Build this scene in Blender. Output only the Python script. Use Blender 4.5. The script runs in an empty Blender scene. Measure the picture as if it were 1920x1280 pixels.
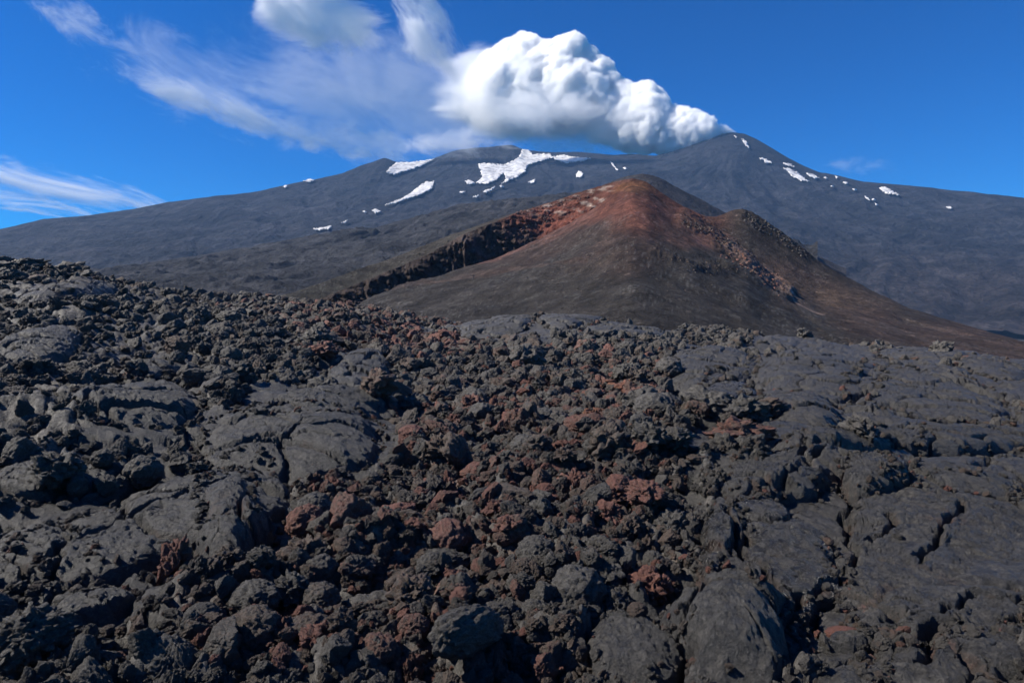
import bpy, bmesh, math, random, time
import numpy as np
from mathutils import Vector, Matrix, Euler
from mathutils.bvhtree import BVHTree
from mathutils.geometry import delaunay_2d_cdt

T0 = time.time()
random.seed(7)
RNG = np.random.default_rng(7)
sc = bpy.context.scene
R = math.radians

# ------------------------------------------------------------------ camera
CAMZ = 2.0
FPX = 1280.0                     # focal length in pixels of the 1920 wide photograph (24 mm)
PITCH = math.atan(60 / 1280)     # looking slightly down
cam_d = bpy.data.cameras.new('camera')
cam_d.sensor_width = 36.0
cam_d.lens = 24.0
cam_d.clip_start = 0.05
cam_d.clip_end = 60000
cam = bpy.data.objects.new('camera', cam_d)
sc.collection.objects.link(cam)
cam.location = (0, 0, CAMZ)
cam.rotation_euler = (math.pi / 2 - PITCH, 0, 0)
sc.camera = cam

# ------------------------------------------------------------------ sky and sun
SUN_AZ = R(-90)                  # square to the left of the view
SUN_EL = R(42)
w = bpy.data.worlds.new('World')
sc.world = w
w.use_nodes = True
wn, wl = w.node_tree.nodes, w.node_tree.links
wn.clear()
sky = wn.new('ShaderNodeTexSky')
sky.sky_type = 'NISHITA'
sky.sun_disc = False
sky.sun_elevation = SUN_EL
sky.sun_rotation = SUN_AZ
sky.altitude = 2600
sky.air_density = 1.0
sky.dust_density = 0.2
sky.ozone_density = 3.0
hs = wn.new('ShaderNodeHueSaturation')
hs.inputs['Saturation'].default_value = 1.28
hs.inputs['Value'].default_value = 1.0
pol = wn.new('ShaderNodeMix'); pol.data_type = 'RGBA'; pol.blend_type = 'MULTIPLY'
pol.inputs[0].default_value = 1.0
pol.inputs[7].default_value = (0.02, 0.80, 1.30, 1)      # the deep, polarised blue of the whole sky
bg = wn.new('ShaderNodeBackground')
bg.inputs['Strength'].default_value = 0.064
wo = wn.new('ShaderNodeOutputWorld')
wl.new(sky.outputs[0], hs.inputs['Color'])
wl.new(hs.outputs[0], pol.inputs[6])
wl.new(pol.outputs[2], bg.inputs['Color'])
wl.new(bg.outputs[0], wo.inputs['Surface'])

sun_d = bpy.data.lights.new('sun', 'SUN')
sun_d.energy = 5.0
sun_d.angle = R(0.5)
sun_d.color = (1.0, 0.94, 0.84)
sun = bpy.data.objects.new('sun', sun_d)
sc.collection.objects.link(sun)
sdir = Vector((math.sin(SUN_AZ) * math.cos(SUN_EL), math.cos(SUN_AZ) * math.cos(SUN_EL), math.sin(SUN_EL)))
sun.rotation_euler = sdir.to_track_quat('Z', 'Y').to_euler()
sun.location = (-30, 10, 40)

sc.view_settings.view_transform = 'Standard'
sc.view_settings.look = 'None'
sc.view_settings.exposure = 0.68
sc.view_settings.gamma = 1.0
sc.render.engine = 'CYCLES'
cy = sc.cycles
cy.max_bounces = 26
cy.diffuse_bounces = 2
cy.glossy_bounces = 2
cy.transmission_bounces = 2
cy.volume_bounces = 24
cy.volume_max_steps = 256
cy.use_adaptive_sampling = True
cy.adaptive_threshold = 0.02
cy.use_denoising = True
try:
    cy.denoiser = 'OPENIMAGEDENOISE'
    cy.denoising_input_passes = 'RGB_ALBEDO_NORMAL'
except Exception:
    pass

# ------------------------------------------------------------------ noise (numpy)
def _h(ix, iy, iz, seed):
    n = (ix.astype(np.int64) * 73856093) ^ (iy.astype(np.int64) * 19349663) ^ (iz.astype(np.int64) * 83492791) ^ (seed * 2654435761 & 0x7fffffff)
    n = (n ^ (n >> 13)) * 1274126177
    n = (n ^ (n >> 16)) & 0x7fffffff
    return n

def hash01(ix, iy, iz, seed):
    return (_h(ix, iy, iz, seed) % 65536) / 65536.0

_GR = RNG.normal(size=(256, 3))
_GR /= np.linalg.norm(_GR, axis=1)[:, None]

def perlin(p, seed=0):
    i = np.floor(p).astype(np.int64)
    f = p - i
    u = f * f * f * (f * (f * 6 - 15) + 10)
    out = 0
    for dx in (0, 1):
        wx = u[:, 0] if dx else 1 - u[:, 0]
        for dy in (0, 1):
            wy = u[:, 1] if dy else 1 - u[:, 1]
            for dz in (0, 1):
                wz = u[:, 2] if dz else 1 - u[:, 2]
                g = _GR[_h(i[:, 0] + dx, i[:, 1] + dy, i[:, 2] + dz, seed) & 255]
                d = g[:, 0] * (f[:, 0] - dx) + g[:, 1] * (f[:, 1] - dy) + g[:, 2] * (f[:, 2] - dz)
                out = out + wx * wy * wz * d
    return out * 1.6

def perlin2(x, y, seed=0):
    ix, iy = np.floor(x).astype(np.int64), np.floor(y).astype(np.int64)
    fx, fy = x - ix, y - iy
    ux = fx * fx * fx * (fx * (fx * 6 - 15) + 10)
    uy = fy * fy * fy * (fy * (fy * 6 - 15) + 10)
    z = np.zeros_like(ix)
    out = 0
    for dx in (0, 1):
        wx = ux if dx else 1 - ux
        for dy in (0, 1):
            wy = uy if dy else 1 - uy
            a = hash01(ix + dx, iy + dy, z, seed) * 2 * np.pi
            out = out + wx * wy * (np.cos(a) * (fx - dx) + np.sin(a) * (fy - dy))
    return out * 1.5

def fbm2(x, y, oct=4, seed=0, gain=0.5, lac=2.03):
    o, a, s = 0, 1.0, 1.0
    for k in range(oct):
        o = o + a * perlin2(x * s + 17.3 * k, y * s - 9.1 * k, seed + k)
        a *= gain
        s *= lac
    return o

def ridged2(x, y, oct=4, seed=0, gain=0.5, lac=2.07):
    o, a, s = 0, 1.0, 1.0
    for k in range(oct):
        o = o + a * (1 - 2.2 * np.abs(perlin2(x * s + 31.7 * k, y * s - 5.1 * k, seed + k)))
        a *= gain
        s *= lac
    return o

def worley2(x, y, seed=0, jit=0.95):
    ix, iy = np.floor(x).astype(np.int64), np.floor(y).astype(np.int64)
    f1 = np.full(x.shape, 9.0)
    f2 = np.full(x.shape, 9.0)
    cid = np.zeros(x.shape)
    z = np.zeros_like(ix)
    for dx in (-1, 0, 1):
        for dy in (-1, 0, 1):
            cx, cy_ = ix + dx, iy + dy
            px_ = cx + 0.5 + jit * (hash01(cx, cy_, z, seed) - 0.5)
            py_ = cy_ + 0.5 + jit * (hash01(cx, cy_, z + 1, seed) - 0.5)
            d = np.hypot(x - px_, y - py_)
            c = hash01(cx, cy_, z + 2, seed)
            closer = d < f1
            f2 = np.where(closer, f1, np.minimum(f2, d))
            cid = np.where(closer, c, cid)
            f1 = np.where(closer, d, f1)
    return f1, f2, cid

def worley3(p, seed=0):
    i = np.floor(p).astype(np.int64)
    f1 = np.full(len(p), 9.0)
    f2 = np.full(len(p), 9.0)
    for dx in (-1, 0, 1):
        for dy in (-1, 0, 1):
            for dz in (-1, 0, 1):
                c = [i[:, 0] + dx, i[:, 1] + dy, i[:, 2] + dz]
                q = [c[k] + 0.5 + 0.9 * (hash01(c[0], c[1], c[2], seed + 7 * k) - 0.5) for k in range(3)]
                d = np.sqrt((p[:, 0] - q[0]) ** 2 + (p[:, 1] - q[1]) ** 2 + (p[:, 2] - q[2]) ** 2)
                closer = d < f1
                f2 = np.where(closer, f1, np.minimum(f2, d))
                f1 = np.where(closer, d, f1)
    return f1, f2

def sstep(a, b, x):
    t = np.clip((x - a) / (b - a), 0, 1)
    return t * t * (3 - 2 * t)

# ------------------------------------------------------------------ pixels <-> directions
cp, sp = math.cos(PITCH), math.sin(PITCH)

def dir_of(u, v):
    """azimuth and tangent of elevation of a photograph pixel (1920 x 1280)"""
    u = np.asarray(u, float); v = np.asarray(v, float)
    x = (u - 960) / FPX
    q = (640 - v) / FPX
    Y = cp + q * sp
    Z = -sp + q * cp
    return np.arctan2(x, Y), Z / np.hypot(x, Y)

def pix_of(x, y, z):
    zz = z - CAMZ
    f = y * cp - zz * sp
    up = y * sp + zz * cp
    f = np.maximum(f, 1e-3)
    return 960 + FPX * x / f, 640 - FPX * up / f

def at(u, v, d):
    """world point on the ray of pixel u,v at horizontal distance d"""
    a, t = dir_of(u, v)
    return Vector((float(d * np.sin(a)), float(d * np.cos(a)), float(CAMZ + t * d)))

# ------------------------------------------------------------------ object helpers
def link(o, parent=None):
    sc.collection.objects.link(o)
    if parent is not None:
        o.parent = parent
    return o

def tag(o, label=None, cat=None, group=None, kind=None):
    if label: o['label'] = label
    if cat: o['category'] = cat
    if group: o['group'] = group
    if kind: o['kind'] = kind
    return o

def mesh_np(name, verts, faces, mat=None, smooth=True):
    me = bpy.data.meshes.new(name)
    verts = np.asarray(verts, np.float32)
    faces = np.asarray(faces, np.int32)
    k = faces.shape[1]
    me.vertices.add(len(verts))
    me.vertices.foreach_set('co', verts.ravel())
    me.loops.add(faces.size)
    me.loops.foreach_set('vertex_index', faces.ravel())
    me.polygons.add(len(faces))
    me.polygons.foreach_set('loop_start', np.arange(0, faces.size, k, dtype=np.int32))
    me.polygons.foreach_set('loop_total', np.full(len(faces), k, np.int32))
    if smooth:
        me.polygons.foreach_set('use_smooth', np.ones(len(faces), bool))
    me.update(calc_edges=True)
    if mat: me.materials.append(mat)
    return me

def grid_faces(nr, nc, wrap=False):
    i = np.arange(nr - 1)[:, None]
    j = np.arange(nc if wrap else nc - 1)[None, :]
    j2 = (j + 1) % nc
    a = i * nc + j
    b = i * nc + j2
    c = (i + 1) * nc + j2
    d = (i + 1) * nc + j
    return np.stack([a, b, c, d], -1).reshape(-1, 4)

def fattr(me, name, vals, typ='FLOAT'):
    at_ = me.attributes.new(name, typ, 'POINT')
    if typ == 'FLOAT':
        at_.data.foreach_set('value', np.asarray(vals, np.float32).ravel())
    elif typ == 'INT':
        at_.data.foreach_set('value', np.asarray(vals, np.int32).ravel())
    elif typ == 'FLOAT_VECTOR':
        at_.data.foreach_set('vector', np.asarray(vals, np.float32).ravel())
    elif typ == 'FLOAT_COLOR':
        at_.data.foreach_set('color', np.asarray(vals, np.float32).ravel())

# ------------------------------------------------------------------ materials
class NT:
    def __init__(self, name):
        self.m = bpy.data.materials.new(name)
        self.m.use_nodes = True
        self.t = self.m.node_tree
        self.t.nodes.clear()
        self.out = self.n('ShaderNodeOutputMaterial')
    def n(self, typ, **kw):
        x = self.t.nodes.new(typ)
        for k, v in kw.items():
            setattr(x, k, v)
        return x
    def l(self, a, b):
        self.t.links.new(a, b)
    def setin(self, node, key, val):
        if hasattr(val, 'is_linked') or hasattr(val, 'links'):
            self.l(val, node.inputs[key])
        else:
            node.inputs[key].default_value = val
    def noise(self, vec, scale, detail=4, rough=0.55, dist=0.0, typ='FBM'):
        x = self.n('ShaderNodeTexNoise')
        x.noise_type = typ
        if vec is not None: self.l(vec, x.inputs['Vector'])
        x.inputs['Scale'].default_value = scale
        x.inputs['Detail'].default_value = detail
        x.inputs['Roughness'].default_value = rough
        x.inputs['Distortion'].default_value = dist
        return x.outputs['Fac']
    def voro(self, vec, scale, feature='F1', out='Distance'):
        x = self.n('ShaderNodeTexVoronoi', feature=feature)
        if vec is not None: self.l(vec, x.inputs['Vector'])
        x.inputs['Scale'].default_value = scale
        return x.outputs[out]
    def math(self, op, a, b=0.0, c=None, clamp=False):
        x = self.n('ShaderNodeMath', operation=op, use_clamp=clamp)
        self.setin(x, 0, a)
        self.setin(x, 1, b)
        if c is not None: self.setin(x, 2, c)
        return x.outputs[0]
    def ramp(self, fac, lo, hi, a=0.0, b=1.0, smooth=True):
        x = self.n('ShaderNodeMapRange', interpolation_type='SMOOTHSTEP' if smooth else 'LINEAR')
        self.l(fac, x.inputs['Value'])
        x.inputs['From Min'].default_value = lo
        x.inputs['From Max'].default_value = hi
        x.inputs['To Min'].default_value = a
        x.inputs['To Max'].default_value = b
        return x.outputs['Result']
    def mix(self, fac, a, b, blend='MIX'):
        x = self.n('ShaderNodeMix', data_type='RGBA', blend_type=blend)
        self.setin(x, 0, fac)
        for k, v in ((6, a), (7, b)):
            if isinstance(v, tuple): v = (*v, 1) if len(v) == 3 else v
            self.setin(x, k, v)
        return x.outputs[2]
    def bump(self, h, strength, dist, normal=None):
        x = self.n('ShaderNodeBump')
        self.l(h, x.inputs['Height'])
        x.inputs['Strength'].default_value = strength
        x.inputs['Distance'].default_value = dist
        if normal is not None: self.l(normal, x.inputs['Normal'])
        return x.outputs[0]
    def bsdf(self, col, rough, normal=None, spec=0.5):
        x = self.n('ShaderNodeBsdfPrincipled')
        self.setin(x, 'Base Color', col)
        self.setin(x, 'Roughness', rough)
        x.inputs['Specular IOR Level'].default_value = spec
        if normal is not None: self.l(normal, x.inputs['Normal'])
        self.l(x.outputs[0], self.out.inputs['Surface'])
        return x

GREY_D, GREY_L = (0.032, 0.0315, 0.0315), (0.086, 0.085, 0.084)
BROWN, RUST, ORANGE = (0.072, 0.054, 0.045), (0.125, 0.055, 0.044), (0.19, 0.085, 0.045)

def lava_material(name, attr_type, coord, scale=1.0, smooth=0.0, gloss=0.55, gain=1.0):
    """clinkery basalt: tint attribute 0..1 walks grey > brown > rust > orange"""
    N = NT(name)
    tc = N.n('ShaderNodeTexCoord')
    if coord == 'WORLD':
        vec = N.n('ShaderNodeNewGeometry').outputs['Position']
    else:
        vec = tc.outputs['Object']
    at_ = N.n('ShaderNodeAttribute', attribute_type=attr_type, attribute_name='tint')
    t = at_.outputs['Fac']
    big = N.noise(vec, 1.6 * scale, 3, 0.6)
    mid = N.noise(vec, 9 * scale, 5, 0.65)
    fine = N.noise(vec, 38 * scale, 8, 0.78)
    g = N.mix(N.ramp(mid, 0.32, 0.68), GREY_D, GREY_L)
    g = N.mix(N.ramp(big, 0.4, 0.75, 0, 0.35), g, (0.060, 0.054, 0.047))
    tt = N.math('ADD', t, N.ramp(mid, 0.25, 0.75, -0.22, 0.22, False))
    tt = N.math('ADD', tt, N.ramp(fine, 0.25, 0.75, -0.10, 0.10, False))
    c = N.mix(N.ramp(tt, 0.25, 0.5), g, BROWN)
    c = N.mix(N.ramp(tt, 0.5, 0.8), c, RUST)
    c = N.mix(N.ramp(tt, 0.9, 1.1), c, ORANGE)
    c = N.mix(N.ramp(fine, 0.3, 0.7, 0.0, 1.0), N.mix(1.0, c, (0.50, 0.50, 0.50), 'MULTIPLY'), N.mix(1.0, c, (1.5, 1.5, 1.5), 'MULTIPLY'))
    c = N.mix(1.0, c, (gain * 1.06, gain * 0.985, gain * 0.90), 'MULTIPLY')
    # pale lichen / mineral flecks
    fl = N.ramp(N.noise(vec, 70 * scale, 4, 0.6, 1.5), 0.58, 0.70, 0, 0.6)
    c = N.mix(fl, c, (0.19, 0.185, 0.175))
    if smooth > 0:
        # crinkled glassy skin: warped wrinkles
        wv = N.n('ShaderNodeVectorMath', operation='ADD')
        nz = N.n('ShaderNodeTexNoise'); N.l(vec, nz.inputs['Vector']); nz.inputs['Scale'].default_value = 6 * scale
        sc_ = N.n('ShaderNodeVectorMath', operation='SCALE'); N.l(nz.outputs['Color'], sc_.inputs[0]); sc_.inputs['Scale'].default_value = 0.35
        N.l(vec, wv.inputs[0]); N.l(sc_.outputs[0], wv.inputs[1])
        h1 = N.noise(wv.outputs[0], 38 * scale, 4, 0.65, 1.2, 'RIDGED_MULTIFRACTAL')
        h2 = N.noise(vec, 11 * scale, 8, 0.72)
        grit = N.noise(vec, 28 * scale, 9, 0.88, 1.0)
        c = N.mix(1.0, c, N.mix(N.ramp(grit, 0.40, 0.60), (0.36, 0.36, 0.37), (1.9, 1.9, 1.87)), 'MULTIPLY')
        nrm = N.bump(h2, 0.9, 0.05)
        nrm = N.bump(grit, 1.0, 0.045, nrm)
        nrm = N.bump(h1, 1.0, 0.02, nrm)
        nrm = N.bump(fine, 1.0, 0.035, nrm)
        c = N.mix(1.0, c, N.mix(N.ramp(h1, 0.25, 0.9), (0.70, 0.70, 0.70), (1.25, 1.25, 1.25)), 'MULTIPLY')
        N.bsdf(c, N.ramp(mid, 0.3, 0.7, gloss - 0.12, gloss + 0.2), nrm, 0.75)
    else:
        nrm = N.bump(mid, 0.9, 0.06)
        nrm = N.bump(fine, 0.9, 0.02, nrm)
        N.bsdf(c, N.ramp(fine, 0.35, 0.65, 0.85, 0.5), nrm, 0.4)
    return N.m

M_ground = lava_material('lava_ground_material', 'GEOMETRY', 'WORLD', 1.0, 0.0, gain=1.0)
M_slab = lava_material('lava_slab_material', 'GEOMETRY', 'WORLD', 1.0, 1.0, 0.52, 1.0)
M_slab_gloss = lava_material('glassy_slab_material', 'GEOMETRY', 'WORLD', 1.0, 1.0, 0.28, 0.95)
M_rock = lava_material('clinker_material', 'INSTANCER', 'OBJECT', 0.45, 0.0, gain=1.1)

def far_material(name, scale, rough=0.95, b1=(0.6, 4.0), b2=None, speck=None):
    """ash slopes: colour per vertex plus fine speckle and relief"""
    N = NT(name)
    pos = N.n('ShaderNodeNewGeometry').outputs['Position']
    at_ = N.n('ShaderNodeAttribute', attribute_type='GEOMETRY', attribute_name='tone')
    c = at_.outputs['Color']
    n1 = N.noise(pos, scale, 6, 0.65)
    n2 = N.noise(pos, scale * 7, 8, 0.75)
    c = N.mix(1.0, c, N.mix(N.ramp(n1, 0.3, 0.7), (0.62, 0.62, 0.63), (1.36, 1.35, 1.33)), 'MULTIPLY')
    c = N.mix(1.0, c, N.mix(N.ramp(n2, 0.3, 0.72), (0.50, 0.50, 0.50), (1.7, 1.68, 1.65)), 'MULTIPLY')
    if speck:        # scattered stones, pale and dark
        for sc_, lo in ((speck, 0.17), (speck * 0.4, 0.11)):
            vd = N.voro(pos, sc_); vc = N.voro(pos, sc_, 'F1', 'Color')
            sp_ = N.n('ShaderNodeSeparateColor'); N.l(vc, sp_.inputs[0])
            m_ = N.math('MULTIPLY', N.ramp(vd, lo, lo + 0.08, 1.0, 0.0), N.ramp(sp_.outputs[0], 0.45, 0.55))
            c = N.mix(m_, c, N.mix(1.0, c, N.mix(N.ramp(sp_.outputs[1], 0.45, 0.55), (0.4, 0.4, 0.4), (2.1, 2.0, 1.95)), 'MULTIPLY'))
    nrm = N.bump(n1, b1[0], b1[1])
    if b2: nrm = N.bump(n2, b2[0], b2[1], nrm)
    N.bsdf(c, rough, nrm, 0.15)
    return N.m

# ------------------------------------------------------------------ terrain from profile lines
def pchip_rows(D, Z, T, kinks=()):
    """D, Z: K x n control distances and heights, T: list of row parameters 0..K-1. returns rows x n distance, height"""
    K = D.shape[0]
    h = np.diff(D, axis=0)
    s = np.diff(Z, axis=0) / h
    m = np.zeros_like(Z)
    for k in range(1, K - 1):
        same = (s[k - 1] * s[k]) > 0
        w1 = 2 * h[k] + h[k - 1]; w2 = h[k] + 2 * h[k - 1]
        with np.errstate(divide='ignore', invalid='ignore'):
            hm = (w1 + w2) / (w1 / s[k - 1] + w2 / s[k])
        m[k] = np.where(same, hm, 0)
    m[0], m[-1] = s[0], s[-1]
    mL, mR = m.copy(), m.copy()
    for k in kinks:                       # sharp crests: no rounding in front of the edge
        mL[k], mR[k] = s[k - 1], s[k]
    T = np.asarray(T)
    k = np.minimum(T.astype(int), K - 2)
    t = (T - k)[:, None]
    d = D[k] + t * h[k]
    z = ((2 * t**3 - 3 * t**2 + 1) * Z[k] + (t**3 - 2 * t**2 + t) * h[k] * mR[k]
         + (-2 * t**3 + 3 * t**2) * Z[k + 1] + (t**3 - t**2) * h[k] * mL[k + 1])
    return d, z

def gsmooth(a, n):
    if n < 1: return a
    k = np.exp(-0.5 * (np.arange(-3 * n, 3 * n + 1) / n) ** 2)
    k /= k.sum()
    return np.convolve(np.pad(a, 3 * n, 'edge'), k, 'valid')

def layer_line(pts, az, smooth=2):
    """pts: (u, v, d) list -> distance and height over the azimuths"""
    p = np.array(pts, float)
    a, t = dir_of(p[:, 0], p[:, 1])
    o = np.argsort(a)
    te = gsmooth(np.interp(az, a[o], t[o]), smooth)
    d = gsmooth(np.interp(az, a[o], p[o, 2]), smooth * 3)
    return d, CAMZ + te * d

def terrain(az, lines, counts, smooth=2, kinks=()):
    D, Z = [], []
    for L in lines:
        if callable(L):
            d, z = L(az, D, Z)
        else:
            d, z = layer_line(L, az, smooth)
        D.append(d); Z.append(z)
    D, Z = np.array(D), np.array(Z)
    T = np.concatenate([k + np.arange(c) / c for k, c in enumerate(counts)] + [[len(lines) - 1.0]])
    d, z = pchip_rows(D, Z, T, kinks)
    A = np.broadcast_to(az[None, :], d.shape)
    return d * np.sin(A), d * np.cos(A), z, A, d, T

print('setup', round(time.time() - T0, 1))

# ================================================================== LARGE STRUCTURE
# ---- far volcano
AZF = np.linspace(R(-50), R(50), 760)
SKYLINE = [(-400, 470, 4200), (0, 430, 4300), (80, 411, 4400), (170, 404, 4500), (250, 392, 4500), (320, 379, 4600), (400, 369, 4650), (470, 362, 4700), (530, 350, 4700),
           (580, 339, 4750), (640, 326, 4800), (680, 310, 4800), (705, 301, 4800), (722, 295, 4800), (742, 303, 4820), (780, 303, 4850), (812, 298, 4900), (850, 283, 4950),
           (880, 277, 5000), (930, 274, 5000), (960, 271, 5000), (985, 281, 5050), (1020, 285, 5100), (1090, 286, 5100), (1150, 291, 5100), (1190, 289, 5050),
           (1230, 293, 5000), (1265, 283, 4950), (1300, 268, 4950), (1335, 254, 4950), (1352, 249, 4950), (1375, 248, 4950), (1395, 250, 4950), (1420, 262, 4950), (1450, 280, 4900),
           (1480, 298, 4850), (1510, 313, 4800), (1535, 324, 4750), (1570, 329, 4700), (1620, 341, 4650), (1680, 347, 4600), (1760, 354, 4550), (1840, 363, 4500), (1920, 371, 4400), (2300, 420, 4200)]
BASE = [(-400, 600, 1900), (0, 575, 1900), (500, 570, 1900), (960, 570, 1900), (1400, 600, 1900), (1920, 640, 1900), (2300, 650, 1900)]
LOWF = [(-400, 560, 2500), (0, 520, 2500), (500, 500, 2500), (960, 450, 2500), (1400, 470, 2500), (1700, 530, 2450), (1920, 560, 2400), (2300, 580, 2300)]
MIDF = [(-400, 520, 3200), (0, 480, 3200), (400, 440, 3300), (700, 400, 3400), (960, 372, 3500), (1150, 372, 3500), (1300, 385, 3500), (1500, 405, 3500), (1700, 430, 3400), (1920, 455, 3300), (2300, 500, 3200)]
HIF = [(-400, 490, 3900), (0, 452, 3900), (400, 400, 4000), (640, 365, 4200), (760, 350, 4300), (900, 335, 4300), (1000, 330, 4350), (1100, 325, 4400), (1230, 325, 4300), (1375, 310, 4400), (1500, 350, 4200), (1700, 375, 4100), (1920, 398, 3900), (2300, 450, 3900)]
def behind(drop, dd):
    def f(az, D, Z):
        return D[-1] + dd, Z[-1] - drop
    return f
x, y, z, A, d, T = terrain(AZF, [BASE, LOWF, MIDF, HIF, SKYLINE, behind(200, 500), behind(500, 900)], [26, 44, 60, 70, 12, 6], 1, (4,))
rel = np.clip((T[:, None] / 4), 0, 1) * np.ones_like(x)
# gullies and old flows that run downhill (roughly towards the camera), flow lobes across
across = A * 26
nz = fbm2(across * 0.9 + fbm2(x / 900, y / 900, 2, 5) * 1.2, d / 2200, 3, 11) * 14
nz += fbm2(x / 520, y / 520, 5, 21) * 20
nz += fbm2(x / 110 + fbm2(x / 200, y / 200, 2, 33), y / 80, 4, 31, 0.6) * 5
fade = sstep(4.1, 3.75, T)[:, None] * 0.9 + 0.10
pk = at(1375, 240, 5000)
th_, rr_ = np.arctan2(x - pk.x, y - pk.y), np.hypot(x - pk.x, y - pk.y)
gul = ridged2(th_ * 9 + fbm2(x / 500, y / 500, 2, 15) * 0.8, rr_ / 1300, 4, 25, 0.6) * sstep(150, 700, rr_) * sstep(4200, 1500, rr_)
pk2 = at(900, 250, 5600)
th2, rr2 = np.arctan2(x - pk2.x, y - pk2.y), np.hypot(x - pk2.x, y - pk2.y)
gul2 = ridged2(th2 * 12 + fbm2(x / 400, y / 400, 3, 16) * 1.2, rr2 / 1100, 4, 26, 0.6)
mixg = sstep(950, 1300, pix_of(x, y, z)[0])
gul = gul * mixg + gul2 * (1 - mixg) * 0.8
nz += gul * 7.0
zf = z + nz * fade * np.where(T[:, None] > 3.0, 0.75, 1.0)
pu, pv = pix_of(x, y, zf)
base = np.array([0.021, 0.0225, 0.0285])
col = np.ones(x.shape + (3,)) * base
v1 = fbm2(x / 500, y / 260, 5, 41)
v2 = ridged2(x / 260, y / 700, 4, 51)
col *= (1 + 0.40 * v1 + 0.36 * gul - 0.35 * sstep(0.1, 0.35, fbm2(x / 700 + 3, d / 1500, 3, 65)))[..., None] * 0.8
br = sstep(430, 560, pv) * sstep(1300, 1700, pu)       # brownish old flows low on the right flank
col = col * (1 - 0.5 * br[..., None]) + np.array([0.046, 0.038, 0.038]) * 0.5 * br[..., None] * (1 + 0.5 * v1[..., None])
ltone = sstep(0.15, 0.5, fbm2(x / 300 + 9, y / 130, 4, 61)) * sstep(300, 420, pv)
col += ltone[..., None] * np.array([0.012, 0.011, 0.012])
M_far = far_material('volcano_ash_material', 0.014, 0.95, (1.0, 40.0), (0.8, 8.0))
vm = mesh_np('volcano', np.stack([x, y, zf], -1).reshape(-1, 3), grid_faces(*x.shape), M_far)
fattr(vm, 'tone', np.concatenate([np.clip(col, 0.008, 1), np.ones(x.shape + (1,))], -1).reshape(-1, 4), 'FLOAT_COLOR')
volcano = link(bpy.data.objects.new('mountain', vm))
tag(volcano, 'smoking grey volcano with snow patches filling the horizon', kind='structure')
bvh_far = BVHTree.FromPolygons(np.stack([x, y, zf], -1).reshape(-1, 3).tolist(), grid_faces(*x.shape).tolist())

# ---- dark lava slope in front of it on the left
AZD = np.linspace(R(-50), R(24), 560)
L_B = [(-400, 640, 700), (0, 590, 700), (300, 575, 700), (550, 575, 700), (800, 600, 700), (1200, 560, 700), (1500, 600, 700)]
L_M = [(-400, 600, 1150), (0, 535, 1150), (300, 530, 1150), (550, 505, 1150), (800, 465, 1150), (1000, 430, 1150), (1200, 420, 1150), (1500, 470, 1100)]
L_T = [(-400, 600, 1700), (0, 535, 1700), (160, 517, 1700), (270, 494, 1700), (400, 476, 1700), (500, 458, 1720), (600, 443, 1740), (700, 431, 1760), (760, 415, 1780), (850, 391, 1800), (930, 377, 1800), (1000, 369, 1800),
       (1100, 361, 1800), (1180, 362, 1800), (1260, 385, 1750), (1350, 430, 1700), (1500, 520, 1700)]
x, y, z, A, d, T = terrain(AZD, [L_B, L_M, L_T, behind(80, 180)], [90, 110, 12], 3, (2,))
nz = ridged2(x / 170 + fbm2(x / 200, y / 200, 2, 3), y / 420, 5, 71, 0.6) * 7 + fbm2(x / 60, y / 60, 5, 81) * 6
nz *= np.where(T[:, None] > 1.9, 0.45, 1.0)
zf = z + nz
v1 = fbm2(x / 130, y / 70, 5, 91)
v2 = ridged2(x / 60, y / 60, 4, 95)
col = np.ones(x.shape + (3,)) * np.array([0.024, 0.024, 0.026]) * (1 + 0.55 * v1 + 0.15 * v2)[..., None]
M_dark = far_material('old_lava_slope_material', 0.035, 0.95, (0.9, 12.0), (0.7, 3.0))
me = mesh_np('lava_slope', np.stack([x, y, zf], -1).reshape(-1, 3), grid_faces(*x.shape), M_dark)
fattr(me, 'tone', np.concatenate([np.clip(col, 0.015, 1), np.ones(x.shape + (1,))], -1).reshape(-1, 4), 'FLOAT_COLOR')
tag(link(bpy.data.objects.new('hillside', me)), 'dark old lava slope in front of the volcano', kind='structure')

# ---- smooth grey cinder cone that peeps out behind the red one
AZG = np.linspace(R(-3), R(26), 220)
G_B = [(900, 560, 900), (1200, 540, 900), (1500, 560, 900), (1800, 650, 900)]
G_T = [(900, 460, 1300), (1050, 392, 1270), (1120, 352, 1240), (1165, 332, 1220), (1200, 324, 1210), (1232, 331, 1210), (1280, 356, 1220), (1340, 389, 1240), (1400, 417, 1260), (1500, 462, 1300), (1700, 560, 1300)]
x, y, z, A, d, T = terrain(AZG, [G_B, G_T, behind(160, 300)], [90, 20], 4, (1,))
zf = z + fbm2(x / 60, y / 60, 4, 101) * 2.2
v1 = fbm2(x / 50, y / 30, 4, 103)
pu, pv = pix_of(x, y, zf)
col = np.ones(x.shape + (3,)) * np.array([0.036, 0.033, 0.035]) * (1 + 0.3 * v1)[..., None]
me = mesh_np('grey_cone', np.stack([x, y, zf], -1).reshape(-1, 3), grid_faces(*x.shape), M_dark)
fattr(me, 'tone', np.concatenate([np.clip(col, 0.015, 1), np.ones(x.shape + (1,))], -1).reshape(-1, 4), 'FLOAT_COLOR')
tag(link(bpy.data.objects.new('grey_cinder_cone', me)), 'smooth grey cinder cone peeping out behind the red summit', kind='structure')

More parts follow.
